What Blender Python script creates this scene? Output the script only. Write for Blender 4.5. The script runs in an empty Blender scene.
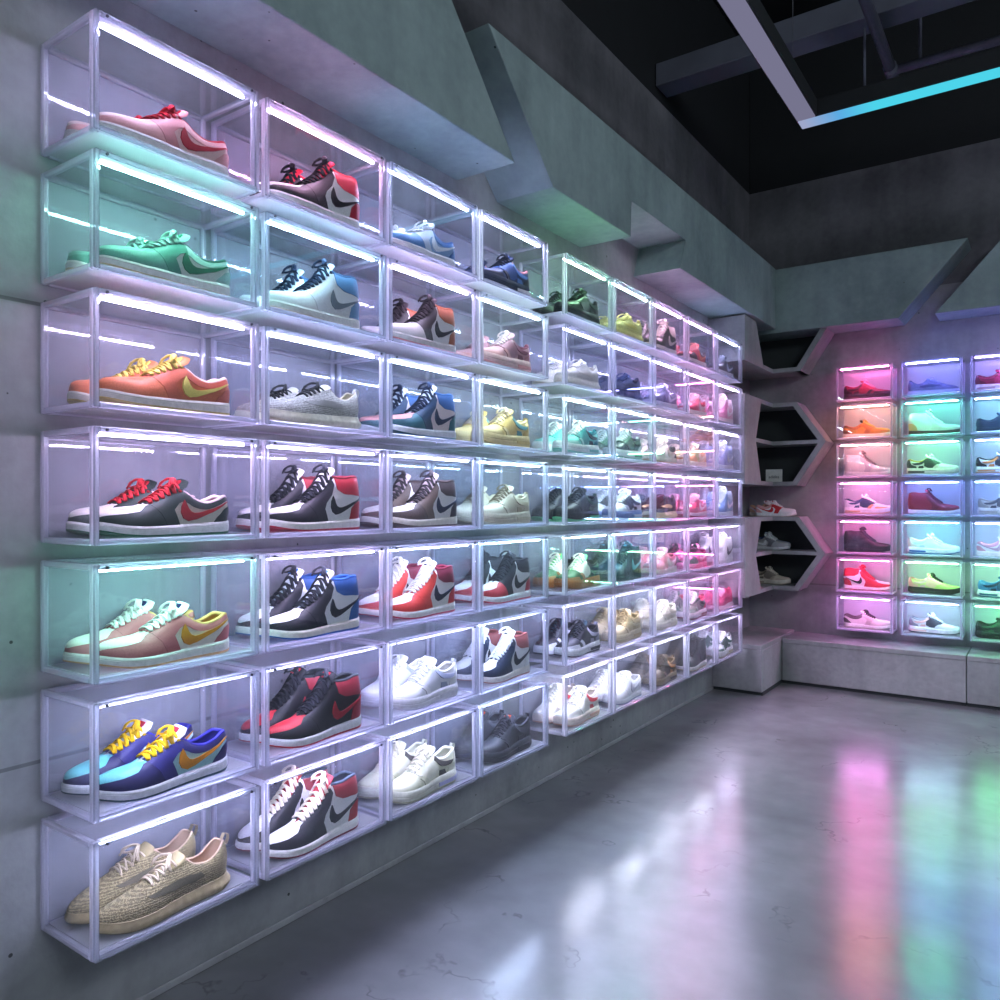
import bpy, bmesh, math, random
import numpy as np
from mathutils import Vector, Matrix
from mathutils.geometry import delaunay_2d_cdt

random.seed(7)
SC = bpy.context.scene
COL = SC.collection
PI = math.pi

# ------------------------------------------------------------------ helpers
def lin(h):
    h = h.lstrip('#')
    out = []
    for i in (0, 2, 4):
        c = int(h[i:i+2], 16) / 255.0
        out.append(c/12.92 if c <= 0.04045 else ((c+0.055)/1.055)**2.4)
    return (out[0], out[1], out[2], 1.0)

def link(o, parent=None):
    COL.objects.link(o)
    if parent is not None:
        o.parent = parent
    return o

def obj(name, mesh, mat=None, parent=None, loc=(0, 0, 0), shared=False):
    o = bpy.data.objects.new(name, mesh)
    link(o, parent)
    o.location = loc
    if mat is not None:
        if not mesh.materials:
            mesh.materials.append(mat)
        if mesh.materials[0] != mat or shared:
            o.material_slots[0].link = 'OBJECT'
            o.material_slots[0].material = mat
    return o

def thing(name, label, cat, loc=(0, 0, 0), rotz=0.0, group=None):
    o = bpy.data.objects.new(name, None)
    link(o)
    o.empty_display_size = 0.05
    o.location = loc
    o.rotation_euler = (0, 0, rotz)
    o['label'] = label
    o['category'] = cat
    if group:
        o['group'] = group
    return o

def struct(o, label=None):
    o['kind'] = 'structure'
    if label:
        o['label'] = label
    return o

def mesh_from(verts, faces, name='m', smooth=False, weld=0.0, auto=None):
    me = bpy.data.meshes.new(name)
    me.from_pydata([tuple(v) for v in verts], [], [tuple(f) for f in faces])
    if weld > 0 or auto is not None:
        bm = bmesh.new(); bm.from_mesh(me)
        if weld > 0:
            bmesh.ops.remove_doubles(bm, verts=bm.verts, dist=weld)
        bmesh.ops.recalc_face_normals(bm, faces=bm.faces)
        if auto is not None:
            for f in bm.faces: f.smooth = True
            for e in bm.edges:
                if len(e.link_faces) == 2 and e.calc_face_angle(0) > auto:
                    e.smooth = False
        bm.to_mesh(me); bm.free()
    if smooth:
        me.polygons.foreach_set('use_smooth', [True]*len(me.polygons))
    me.update()
    return me

def bm_mesh(bm, name='m'):
    bmesh.ops.recalc_face_normals(bm, faces=bm.faces)
    me = bpy.data.meshes.new(name)
    bm.to_mesh(me); bm.free()
    return me

def add_box(bm, lo, hi, bev=0.0, seg=2):
    m = Matrix.Translation(((lo[0]+hi[0])/2, (lo[1]+hi[1])/2, (lo[2]+hi[2])/2)) @ \
        Matrix.Diagonal((hi[0]-lo[0], hi[1]-lo[1], hi[2]-lo[2], 1))
    r = bmesh.ops.create_cube(bm, size=1.0, matrix=m)
    if bev > 0:
        es = list({e for v in r['verts'] for e in v.link_edges})
        bmesh.ops.bevel(bm, geom=es, offset=bev, segments=seg, affect='EDGES', profile=0.5)

def box_mesh(lo, hi, bev=0.0, seg=2, name='m'):
    bm = bmesh.new()
    add_box(bm, lo, hi, bev, seg)
    return bm_mesh(bm, name)

def prism(pts2, lift, d0, d1, bev=0.0):
    """closed outline pts2 swept from depth d0 to d1; lift(p, d) gives the 3D point."""
    bm = bmesh.new()
    a = [bm.verts.new(lift(p, d0)) for p in pts2]
    b = [bm.verts.new(lift(p, d1)) for p in pts2]
    n = len(pts2)
    bm.faces.new(a); bm.faces.new(b[::-1])
    for i in range(n):
        j = (i+1) % n
        bm.faces.new((a[i], b[i], b[j], a[j]))
    if bev > 0:
        bmesh.ops.bevel(bm, geom=list(bm.edges), offset=bev, segments=2, affect='EDGES', profile=0.5)
    return bm_mesh(bm)

def tube_mesh(paths, rad, seg=8, flat=1.0, cyc=False):
    """tubes along polylines; flat squashes the section along its second normal."""
    V, F = [], []
    for path in paths:
        p = np.array(path, float); n = len(p)
        base = len(V)
        up = np.array([0, 0, 1.0])
        for i in range(n):
            if cyc: t = p[(i+1) % n]-p[(i-1) % n]
            else: t = p[min(i+1, n-1)]-p[max(i-1, 0)]
            t = t/(np.linalg.norm(t)+1e-12)
            a = np.cross(t, up)
            if np.linalg.norm(a) < 1e-4: a = np.cross(t, [1, 0, 0])
            a /= np.linalg.norm(a); b = np.cross(a, t)
            for k in range(seg):
                th = 2*PI*k/seg
                V.append(p[i]+rad*(math.cos(th)*a+flat*math.sin(th)*b))
        for i in range(n if cyc else n-1):
            for k in range(seg):
                k2 = (k+1) % seg; i2 = (i+1) % n
                F.append((base+i*seg+k, base+i*seg+k2, base+i2*seg+k2, base+i2*seg+k))
        if not cyc:
            F.append(tuple(base+k for k in range(seg))[::-1])
            F.append(tuple(base+(n-1)*seg+k for k in range(seg)))
    return mesh_from(V, F, smooth=True)

# ------------------------------------------------------------------ materials
def new_mat(name):
    m = bpy.data.materials.new(name)
    m.use_nodes = True
    nt = m.node_tree
    nt.nodes.clear()
    out = nt.nodes.new('ShaderNodeOutputMaterial')
    return m, nt, out

def N(nt, typ, **kw):
    n = nt.nodes.new(typ)
    for k, v in kw.items():
        if k.startswith('i_'):
            n.inputs[k[2:].replace('_', ' ')].default_value = v
        else:
            setattr(n, k, v)
    return n

def ramp(nt, src, stops):
    r = nt.nodes.new('ShaderNodeValToRGB')
    els = r.color_ramp.elements
    while len(els) < len(stops): els.new(0.5)
    for e, (p, c) in zip(els, stops):
        e.position = p
        e.color = c if len(c) == 4 else (*c, 1)
    nt.links.new(src, r.inputs[0])
    return r

def concrete(name, dark, light, rough=0.62, pits=True, seam=None, scale=1.0):
    m, nt, out = new_mat(name)
    L = nt.links.new
    tc = N(nt, 'ShaderNodeTexCoord')
    n1 = N(nt, 'ShaderNodeTexNoise'); n1.inputs['Scale'].default_value = 1.7*scale; n1.inputs['Detail'].default_value = 7; n1.inputs['Roughness'].default_value = 0.62
    n2 = N(nt, 'ShaderNodeTexNoise'); n2.inputs['Scale'].default_value = 28*scale; n2.inputs['Detail'].default_value = 5
    mp = N(nt, 'ShaderNodeMapping'); mp.inputs['Scale'].default_value = (5, 5, 0.7)
    n3 = N(nt, 'ShaderNodeTexNoise'); n3.inputs['Scale'].default_value = 2.0*scale; n3.inputs['Detail'].default_value = 4
    L(tc.outputs['Object'], n1.inputs['Vector']); L(tc.outputs['Object'], n2.inputs['Vector'])
    L(tc.outputs['Object'], mp.inputs['Vector']); L(mp.outputs[0], n3.inputs['Vector'])
    a = N(nt, 'ShaderNodeMath', operation='MULTIPLY_ADD'); a.inputs[1].default_value = 0.35
    L(n3.outputs[0], a.inputs[0]); L(n1.outputs[0], a.inputs[2])
    b = N(nt, 'ShaderNodeMath', operation='MULTIPLY_ADD'); b.inputs[1].default_value = 0.22
    L(n2.outputs[0], b.inputs[0]); L(a.outputs[0], b.inputs[2])
    r = ramp(nt, b.outputs[0], [(0.5, dark), (0.98, light)])
    col = r.outputs[0]
    hgt = n2.outputs[0]
    if pits:
        vo = N(nt, 'ShaderNodeTexVoronoi'); vo.inputs['Scale'].default_value = 19*scale; vo.inputs['Randomness'].default_value = 1
        L(tc.outputs['Object'], vo.inputs['Vector'])
        sz = N(nt, 'ShaderNodeMath', operation='MULTIPLY'); sz.inputs[1].default_value = 0.085
        sp = N(nt, 'ShaderNodeSeparateColor'); L(vo.outputs['Color'], sp.inputs[0])
        pw = N(nt, 'ShaderNodeMath', operation='POWER'); pw.inputs[1].default_value = 3.0
        L(sp.outputs[0], pw.inputs[0]); L(pw.outputs[0], sz.inputs[0])
        lt = N(nt, 'ShaderNodeMath', operation='LESS_THAN')
        L(vo.outputs['Distance'], lt.inputs[0]); L(sz.outputs[0], lt.inputs[1])
        mx = N(nt, 'ShaderNodeMix', data_type='RGBA')
        L(lt.outputs[0], mx.inputs['Factor']); L(col, mx.inputs['A']); mx.inputs['B'].default_value = (dark[0]*0.3, dark[1]*0.3, dark[2]*0.3, 1)
        col = mx.outputs['Result']
        hs = N(nt, 'ShaderNodeMath', operation='SUBTRACT'); L(hgt, hs.inputs[0]); L(lt.outputs[0], hs.inputs[1])
        hgt = hs.outputs[0]
    if seam:
        axis, period, off, width = seam
        sx = N(nt, 'ShaderNodeSeparateXYZ'); L(tc.outputs['Object'], sx.inputs[0])
        ad = N(nt, 'ShaderNodeMath', operation='ADD'); ad.inputs[1].default_value = -off
        L(sx.outputs[axis], ad.inputs[0])
        dv = N(nt, 'ShaderNodeMath', operation='PINGPONG'); dv.inputs[1].default_value = period/2
        L(ad.outputs[0], dv.inputs[0])
        ls = N(nt, 'ShaderNodeMath', operation='LESS_THAN'); ls.inputs[1].default_value = width
        L(dv.outputs[0], ls.inputs[0])
        ml = N(nt, 'ShaderNodeMath', operation='MULTIPLY'); ml.inputs[1].default_value = 0.6
        L(ls.outputs[0], ml.inputs[0])
        mx2 = N(nt, 'ShaderNodeMix', data_type='RGBA')
        L(ml.outputs[0], mx2.inputs['Factor']); L(col, mx2.inputs['A']); mx2.inputs['B'].default_value = (dark[0]*0.4, dark[1]*0.4, dark[2]*0.4, 1)
        col = mx2.outputs['Result']
    p = N(nt, 'ShaderNodeBsdfPrincipled'); p.inputs['Roughness'].default_value = rough
    L(col, p.inputs['Base Color'])
    bp = N(nt, 'ShaderNodeBump'); bp.inputs['Strength'].default_value = 0.18; bp.inputs['Distance'].default_value = 0.01
    L(hgt, bp.inputs['Height']); L(bp.outputs[0], p.inputs['Normal'])
    L(p.outputs[0], out.inputs[0])
    return m

def floor_mat():
    m, nt, out = new_mat('polished_concrete')
    L = nt.links.new
    tc = N(nt, 'ShaderNodeTexCoord')
    n1 = N(nt, 'ShaderNodeTexNoise'); n1.inputs['Scale'].default_value = 1.6; n1.inputs['Detail'].default_value = 5; n1.inputs['Roughness'].default_value = 0.5; n1.inputs['Distortion'].default_value = 0.25
    n2 = N(nt, 'ShaderNodeTexNoise'); n2.inputs['Scale'].default_value = 7; n2.inputs['Detail'].default_value = 6
    L(tc.outputs['Object'], n1.inputs[0]); L(tc.outputs['Object'], n2.inputs[0])
    a = N(nt, 'ShaderNodeMath', operation='MULTIPLY_ADD'); a.inputs[1].default_value = 0.4
    L(n2.outputs[0], a.inputs[0]); L(n1.outputs[0], a.inputs[2])
    r = ramp(nt, a.outputs[0], [(0.4, (0.14, 0.145, 0.15)), (0.7, (0.205, 0.21, 0.218)), (1.0, (0.29, 0.295, 0.305))])
    # hairline cracks along a meandering contour
    n4 = N(nt, 'ShaderNodeTexNoise'); n4.inputs['Scale'].default_value = .9; n4.inputs['Detail'].default_value = 6; n4.inputs['Roughness'].default_value = .55
    L(tc.outputs['Object'], n4.inputs[0])
    sb = N(nt, 'ShaderNodeMath', operation='SUBTRACT'); sb.inputs[1].default_value = .5; L(n4.outputs[0], sb.inputs[0])
    ab = N(nt, 'ShaderNodeMath', operation='ABSOLUTE'); L(sb.outputs[0], ab.inputs[0])
    cr = ramp(nt, ab.outputs[0], [(0.0, (.45, .45, .45)), (.0012, (0, 0, 0))])
    mk = ramp(nt, n2.outputs[0], [(.48, (0, 0, 0)), (.6, (1, 1, 1))])
    mu = N(nt, 'ShaderNodeMath', operation='MULTIPLY'); L(cr.outputs[0], mu.inputs[0]); L(mk.outputs[0], mu.inputs[1])
    mx = N(nt, 'ShaderNodeMix', data_type='RGBA'); L(mu.outputs[0], mx.inputs['Factor']); L(r.outputs[0], mx.inputs['A']); mx.inputs['B'].default_value = (0.04, 0.04, 0.042, 1)
    p = N(nt, 'ShaderNodeBsdfPrincipled')
    L(mx.outputs['Result'], p.inputs['Base Color'])
    rr = N(nt, 'ShaderNodeMapRange'); rr.inputs['From Min'].default_value = 0.3; rr.inputs['From Max'].default_value = 0.7
    rr.inputs['To Min'].default_value = 0.16; rr.inputs['To Max'].default_value = 0.265
    L(n1.outputs[0], rr.inputs[0]); L(rr.outputs[0], p.inputs['Roughness'])
    p.inputs['Specular IOR Level'].default_value = 0.75
    bp = N(nt, 'ShaderNodeBump'); bp.inputs['Strength'].default_value = 0.015; bp.inputs['Distance'].default_value = 0.01
    L(n2.outputs[0], bp.inputs['Height']); L(bp.outputs[0], p.inputs['Normal'])
    L(p.outputs[0], out.inputs[0])
    return m

def plain(name, col, rough=0.5, metal=0.0, bump=0.0, bscale=300, spec=0.5):
    m, nt, out = new_mat(name)
    p = N(nt, 'ShaderNodeBsdfPrincipled')
    p.inputs['Roughness'].default_value = rough
    p.inputs['Metallic'].default_value = metal
    p.inputs['Specular IOR Level'].default_value = spec
    tc = N(nt, 'ShaderNodeTexCoord')
    n = N(nt, 'ShaderNodeTexNoise'); n.inputs['Scale'].default_value = bscale; n.inputs['Detail'].default_value = 3
    nt.links.new(tc.outputs['Object'], n.inputs[0])
    c = np.array(col[:3])
    r = ramp(nt, n.outputs[0], [(0.3, tuple(c*0.86)), (0.7, tuple(np.minimum(c*1.08, 1)))])
    nt.links.new(r.outputs[0], p.inputs['Base Color'])
    if bump > 0:
        b = N(nt, 'ShaderNodeBump'); b.inputs['Strength'].default_value = bump; b.inputs['Distance'].default_value = 0.001
        nt.links.new(n.outputs[0], b.inputs['Height']); nt.links.new(b.outputs[0], p.inputs['Normal'])
    nt.links.new(p.outputs[0], out.inputs[0])
    return m

def emit(name, col, strength):
    m, nt, out = new_mat(name)
    e = N(nt, 'ShaderNodeEmission'); e.inputs[0].default_value = (*col, 1); e.inputs[1].default_value = strength
    nt.links.new(e.outputs[0], out.inputs[0])
    return m

def acrylic(name, clear=0.95, milky=0.0, tint=(0.9, 0.92, 1.0), rough=0.03, gloss=1.0, ior=1.49):
    """clear sheet: transparent + fresnel gloss, with an optional share of milky scattering."""
    m, nt, out = new_mat(name)
    L = nt.links.new
    t = N(nt, 'ShaderNodeBsdfTransparent'); t.inputs[0].default_value = (*[clear*(0.6+0.4*c) for c in tint], 1)
    g = N(nt, 'ShaderNodeBsdfGlossy'); g.inputs['Roughness'].default_value = rough
    g.inputs['Color'].default_value = (gloss, gloss, gloss, 1)
    base = t.outputs[0]
    if milky > 0:
        d = N(nt, 'ShaderNodeBsdfDiffuse'); d.inputs[0].default_value = (*tint, 1)
        tl = N(nt, 'ShaderNodeBsdfTranslucent'); tl.inputs[0].default_value = (*tint, 1)
        ms = N(nt, 'ShaderNodeMixShader'); ms.inputs[0].default_value = 0.5
        L(d.outputs[0], ms.inputs[1]); L(tl.outputs[0], ms.inputs[2])
        mm = N(nt, 'ShaderNodeMixShader'); mm.inputs[0].default_value = milky
        L(base, mm.inputs[1]); L(ms.outputs[0], mm.inputs[2]); base = mm.outputs[0]
    f = N(nt, 'ShaderNodeFresnel')
    gm = N(nt, 'ShaderNodeNewGeometry')          # thin sheet: the same reflectance from both faces
    io = N(nt, 'ShaderNodeMapRange'); io.inputs['To Min'].default_value = ior; io.inputs['To Max'].default_value = 1/ior
    L(gm.outputs['Backfacing'], io.inputs[0]); L(io.outputs[0], f.inputs[0])
    mx = N(nt, 'ShaderNodeMixShader')
    L(f.outputs[0], mx.inputs[0]); L(base, mx.inputs[1]); L(g.outputs[0], mx.inputs[2])
    L(mx.outputs[0], out.inputs[0])
    return m

M = {}
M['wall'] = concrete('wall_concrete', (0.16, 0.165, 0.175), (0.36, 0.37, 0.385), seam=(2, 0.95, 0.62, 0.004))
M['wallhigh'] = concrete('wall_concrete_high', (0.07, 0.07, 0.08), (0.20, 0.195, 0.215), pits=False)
M['bulk'] = concrete('bulkhead_concrete', (0.148, 0.20, 0.205), (0.32, 0.41, 0.41), pits=True, scale=1.1)
M['bench'] = concrete('bench_concrete', (0.20, 0.21, 0.215), (0.42, 0.435, 0.44), rough=0.5, pits=False, scale=1.4)
M['shelf'] = concrete('shelf_concrete', (0.22, 0.22, 0.235), (0.42, 0.42, 0.44), pits=False, scale=1.6)
M['floor'] = floor_mat()
M['black'] = plain('black_paint', (0.006, 0.0075, 0.010), 0.75, bscale=8)
M['darkbeam'] = plain('dark_beam_paint', (0.11, 0.115, 0.15), 0.8, bscale=6)
M['pipe'] = plain('dark_pipe_paint', (0.10, 0.105, 0.14), 0.5, bscale=30)
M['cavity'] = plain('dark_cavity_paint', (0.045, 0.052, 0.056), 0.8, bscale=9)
M['frame'] = acrylic('acrylic_edge', 0.95, 0.55, (0.90, 0.88, 1.0), 0.08)
M['doorframe'] = acrylic('acrylic_door_edge', 0.92, 0.30, (0.86, 0.88, 1.0), 0.06)
M['sheet'] = acrylic('acrylic_sheet', 0.98, 0.004, (0.93, 0.94, 1.0), 0.02)
M['backsheet'] = acrylic('acrylic_back_sheet', 0.95, 0.20, (0.9, 0.9, 1.0), 0.05)
M['base'] = acrylic('acrylic_base_sheet', 0.9, 0.50, (0.94, 0.94, 0.98), 0.10)
M['frostback'] = acrylic('frosted_back_sheet', 0.9, 0.8, (0.9, 0.9, 0.95), 0.2)
M['cover'] = acrylic('strip_cover', 0.68, 0.15, (0.9, 0.9, 1.0), 0.15)  # for the added cap that dims light rising from the strip
M['screw'] = plain('dark_screw', (0.05, 0.05, 0.06), 0.35, metal=0.9)
M['wire'] = plain('thin_wire', (0.15, 0.15, 0.17), 0.4, metal=0.8)

_cache = {}
def shoe_mat(hexcol, fin='leather'):
    k = (hexcol, fin)
    if k not in _cache:
        c = lin(hexcol)
        if fin == 'leather': _cache[k] = plain('leather_'+hexcol, c, 0.48, bump=0.25, bscale=380, spec=0.4)
        elif fin == 'suede': _cache[k] = plain('suede_'+hexcol, c, 0.9, bump=0.5, bscale=260, spec=0.2)
        elif fin == 'rubber': _cache[k] = plain('rubber_'+hexcol, c, 0.55, bump=0.1, bscale=90, spec=0.35)
        elif fin == 'cloth': _cache[k] = plain('cloth_'+hexcol, c, 0.9, bump=0.6, bscale=600, spec=0.2)
        else:   # knit
            m, nt, out = new_mat('knit_'+hexcol)
            L = nt.links.new
            tc = N(nt, 'ShaderNodeTexCoord')
            w = N(nt, 'ShaderNodeTexWave', bands_direction='Z'); w.inputs['Scale'].default_value = 70; w.inputs['Distortion'].default_value = 7; w.inputs['Detail'].default_value = 3; w.inputs['Detail Scale'].default_value = 5
            L(tc.outputs['Object'], w.inputs[0])
            v = N(nt, 'ShaderNodeTexVoronoi'); v.inputs['Scale'].default_value = 210
            L(tc.outputs['Object'], v.inputs['Vector'])
            a = N(nt, 'ShaderNodeMath', operation='MULTIPLY_ADD'); a.inputs[1].default_value = -0.5
            L(v.outputs['Distance'], a.inputs[0]); L(w.outputs[0], a.inputs[2])
            cc = np.array(c[:3])
            r = ramp(nt, a.outputs[0], [(0.0, tuple(cc*0.45)), (0.35, tuple(cc*0.85)), (0.8, tuple(np.minimum(cc*1.2, 1)))])
            p = N(nt, 'ShaderNodeBsdfPrincipled'); p.inputs['Roughness'].default_value = 0.95
            L(r.outputs[0], p.inputs['Base Color'])
            b = N(nt, 'ShaderNodeBump'); b.inputs['Strength'].default_value = 0.7; b.inputs['Distance'].default_value = 0.0015
            L(a.outputs[0], b.inputs['Height']); L(b.outputs[0], p.inputs['Normal'])
            L(p.outputs[0], out.inputs[0])
            _cache[k] = m
    return _cache[k]

# ------------------------------------------------------------------ sneakers
def pchip(xs, ys):
    xs = np.array(xs, float); ys = np.array(ys, float)
    h = np.diff(xs); d = np.diff(ys)/h
    m = np.zeros_like(ys)
    m[0], m[-1] = d[0], d[-1]
    for i in range(1, len(xs)-1):
        if d[i-1]*d[i] > 0:
            w1 = 2*h[i]+h[i-1]; w2 = h[i]+2*h[i-1]
            m[i] = (w1+w2)/(w1/d[i-1]+w2/d[i])
    def f(x):
        x = np.clip(np.asarray(x, float), xs[0], xs[-1])
        i = np.clip(np.searchsorted(xs, x, side='right')-1, 0, len(xs)-2)
        t = (x-xs[i])/h[i]
        return ((2*t**3-3*t**2+1)*ys[i]+(t**3-2*t**2+t)*h[i]*m[i]
                + (-2*t**3+3*t**2)*ys[i+1]+(t**3-t**2)*h[i]*m[i+1])
    return f

class Last:
    def __init__(s, kind, flip):
        s.kind, s.flip = kind, flip
        s.L = 0.292
        wx = [0, .08, .2, .35, .5, .68, .8, .92, 1]
        wy = [.0335, .0345, .0345, .0345, .039, .0465, .0455, .0425, .04]
        th = .0195; zspring = .013
        s.tongue_top = .024; s.ux_collar = .44
        if kind == 'low':
            T = [(0, .084), (.05, .087), (.12, .079), (.22, .072), (.32, .080), (.40, .096), (.45, .098), (.52, .090), (.6, .0785), (.68, .0695), (.76, .064), (.85, .0615), (.92, .0585), (.97, .0545), (1, .048)]
            R = [(0, .74), (.1, .74), (.3, .68), (.4, .55), (.5, .42), (.6, .28), (.67, .13), (.72, 0), (1, 0)]
        elif kind == 'high':
            T = [(0, .136), (.05, .142), (.12, .143), (.22, .138), (.31, .139), (.36, .142), (.42, .130), (.48, .110), (.56, .092), (.64, .078), (.72, .0675), (.82, .0625), (.91, .0585), (.97, .0545), (1, .048)]
            R = [(0, .66), (.1, .70), (.25, .70), (.34, .62), (.42, .52), (.5, .42), (.6, .28), (.67, .13), (.72, 0), (1, 0)]
            s.tongue_top = .020
        elif kind == 'knit':
            T = [(0, .100), (.04, .105), (.1, .092), (.2, .078), (.3, .083), (.37, .100), (.42, .104), (.5, .096), (.6, .083), (.7, .072), (.8, .062), (.9, .0545), (.96, .048), (1, .041)]
            R = [(0, .62), (.1, .66), (.3, .60), (.4, .40), (.45, .22), (.52, .10), (.6, 0), (1, 0)]
            th = .027; zspring = .012
            wy = [.034, .0355, .035, .035, .0395, .0465, .0445, .040, .037]
            s.tongue_top = .004; s.ux_collar = .43
        else:      # chunky
            T = [(0, .098), (.05, .101), (.12, .093), (.22, .086), (.32, .092), (.40, .108), (.45, .110), (.52, .100), (.6, .086), (.68, .075), (.76, .068), (.85, .062), (.92, .0585), (.97, .0555), (1, .051)]
            R = [(0, .70), (.1, .72), (.3, .68), (.4, .56), (.5, .44), (.6, .30), (.67, .15), (.72, 0), (1, 0)]
            th = .031; zspring = .014
            s.tongue_top = .022
        s.T = pchip(*zip(*T)); s.R = pchip(*zip(*R)); s.W = pchip(wx, wy)
        s.th = pchip([0, .3, .6, .8, 1], [th+.006, th+.003, th-.001, th-.002, th-.004] if kind != 'knit' else [th+.004, th+.002, th-.002, th-.004, th-.008])
        s.zb = pchip([0, .05, .12, .72, .85, 1], [.004, .001, 0, 0, .003, zspring])
        s.Yc = pchip([0, .3, .6, .8, 1], [0, .001, 0, -.003, -.010])
    def wid(s, x):
        a, b = .14, .26
        hr = np.where(x < a, np.sqrt(np.clip(1-((a-x)/a)**2.2, 0, 1)), 1)
        tr = np.where(x > 1-b, np.clip(1-(np.clip(x-(1-b), 0, b)/b)**2.5, 0, 1)**(1/2.1), 1)
        return s.W(x)*hr*tr
    def z0(s, x): return s.zb(x)+s.th(x)
    def P0(s, u, h):
        um = ((np.asarray(u, float)+1) % 2)-1
        side = np.where(um < 0, -1.0, 1.0)
        x = (1-np.cos(PI*np.abs(um)))/2
        h = np.asarray(h, float)
        w = s.wid(x); r = s.R(x)
        prof = np.clip(1-np.clip(h, 0, 1)**2.3, 0, 1)**(1/1.9)
        y = side*w*(r+(1-r)*prof)+s.Yc(x)
        z = s.z0(x)+(s.T(x)-s.z0(x))*h
        k = np.clip(1-x, 0, 1)**9
        tall = 1 if s.kind == 'high' else .8
        heel = (-.0045*np.sin(PI*np.clip(h, 0, 1)*.9)+.010*tall*np.clip(h-.45, 0, 1)**1.4)
        X = s.L*(x-.5)+k*heel
        if s.kind == 'high':
            X = X+.012*np.clip(h, 0, 1)**2*np.exp(-((x-.2)/.22)**2)*0
        return np.stack([X, y, z], -1)
    def P(s, u, h, off=0.0):
        u = np.asarray(u, float); h = np.asarray(h, float)
        p = s.P0(u, h)
        if np.any(off):
            e = 1e-3
            uu = u+1e-4
            h1, h0 = np.clip(h+e, 0, .985), np.clip(h-e, 0, .983)
            du = s.P0(uu+4*e, h)-s.P0(uu-4*e, h)
            dh = s.P0(uu, h1)-s.P0(uu, h0)
            n = np.cross(dh, du)
            n /= (np.linalg.norm(n, axis=-1, keepdims=True)+1e-12)
            p = p+n*np.asarray(off)[..., None] if np.ndim(off) else p+n*off
        return p
    def fin(s, V):
        V = np.array(V, float)
        if s.flip: V = V*np.array([1, -1, 1])
        return V
    def make(s, V, F, **kw):
        if s.flip: F = [tuple(f)[::-1] for f in F]
        return mesh_from(s.fin(V), F, **kw)
    def xz(s, pts, side=1):
        """side-view outline (fraction along, height) -> (u, h)"""
        out = []
        for x, z in pts:
            x = min(max(x, 0.0005), .9995)
            u = math.acos(1-2*x)/PI
            h = (z-float(s.z0(x)))/float(s.T(x)-s.z0(x))
            out.append((side*u, h))
        return out
    def patch(s, poly, off=.0014, du=.022, dh=.09):
        pts = []
        n = len(poly)
        for i in range(n):
            a, b = np.array(poly[i]), np.array(poly[(i+1) % n])
            k = max(1, int(math.ceil(max(abs(b[0]-a[0])/du, abs(b[1]-a[1])/dh))))
            for j in range(k): pts.append(a+(b-a)*j/k)
        nb = len(pts)
        P2 = np.array(pts)
        inner = []
        g0, g1 = P2.min(0), P2.max(0)
        for uu in np.arange(g0[0]+du/2, g1[0], du):
            for hh in np.arange(g0[1]+dh/2, g1[1], dh):
                # inside test with margin
                c = False; dm = 9
                for i in range(nb):
                    a, b = P2[i], P2[(i+1) % nb]
                    if (a[1] > hh) != (b[1] > hh) and uu < (b[0]-a[0])*(hh-a[1])/(b[1]-a[1])+a[0]: c = not c
                    dm = min(dm, math.hypot((a[0]-uu)/du, (a[1]-hh)/dh))
                if c and dm > .45: inner.append((uu, hh))
        allp = [Vector((p[0], p[1]*.3)) for p in pts]+[Vector((p[0], p[1]*.3)) for p in inner]
        ed = [(i, (i+1) % nb) for i in range(nb)]
        vs, es, fs, ov, oe, of = delaunay_2d_cdt(allp, ed, [], 1, 1e-6)
        uv = np.array([(v.x, v.y/.3) for v in vs])
        uv[:, 1] = np.clip(uv[:, 1], 0, 1)
        top = s.P(uv[:, 0], uv[:, 1], off)
        bot = s.P(uv[:, 0], uv[:, 1], -.0006)
        V = list(top); F = []
        cnt = {}
        for f in fs:
            f = list(f)
            # orientation: u right, h up -> outward normal is dh x du, so reverse ccw
            a = uv[f[0]]; b = uv[f[1]]; c = uv[f[2]]
            if (b[0]-a[0])*(c[1]-a[1])-(b[1]-a[1])*(c[0]-a[0]) > 0: f = f[::-1]
            F.append(tuple(f))
            for i in range(len(f)): cnt[(f[i], f[(i+1) % len(f)])] = 1
        base = len(V); V += list(bot)
        for (a, b) in list(cnt):
            if (b, a) not in cnt: F.append((b, a, base+a, base+b))
        return V, F

def merge(*vf):
    V, F = [], []
    for v, f in vf:
        b = len(V); V += list(v); F += [tuple(i+b for i in q) for q in f]
    return V, F

TICK = [(.10, .47), (.035, .33), (.015, .19), (.06, .065), (.16, .0), (.31, .035), (.55, .155), (.8, .30), (1.0, .43),
        (.8, .345), (.55, .245), (.39, .19), (.28, .18), (.21, .215), (.165, .285), (.135, .38)]

def mir(poly): return [(-a, b) for a, b in poly][::-1]
def sym(poly): return poly+[(2-a, b) for a, b in poly][::-1]
def symh(poly): return poly+[(-a, b) for a, b in poly][::-1]

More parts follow.
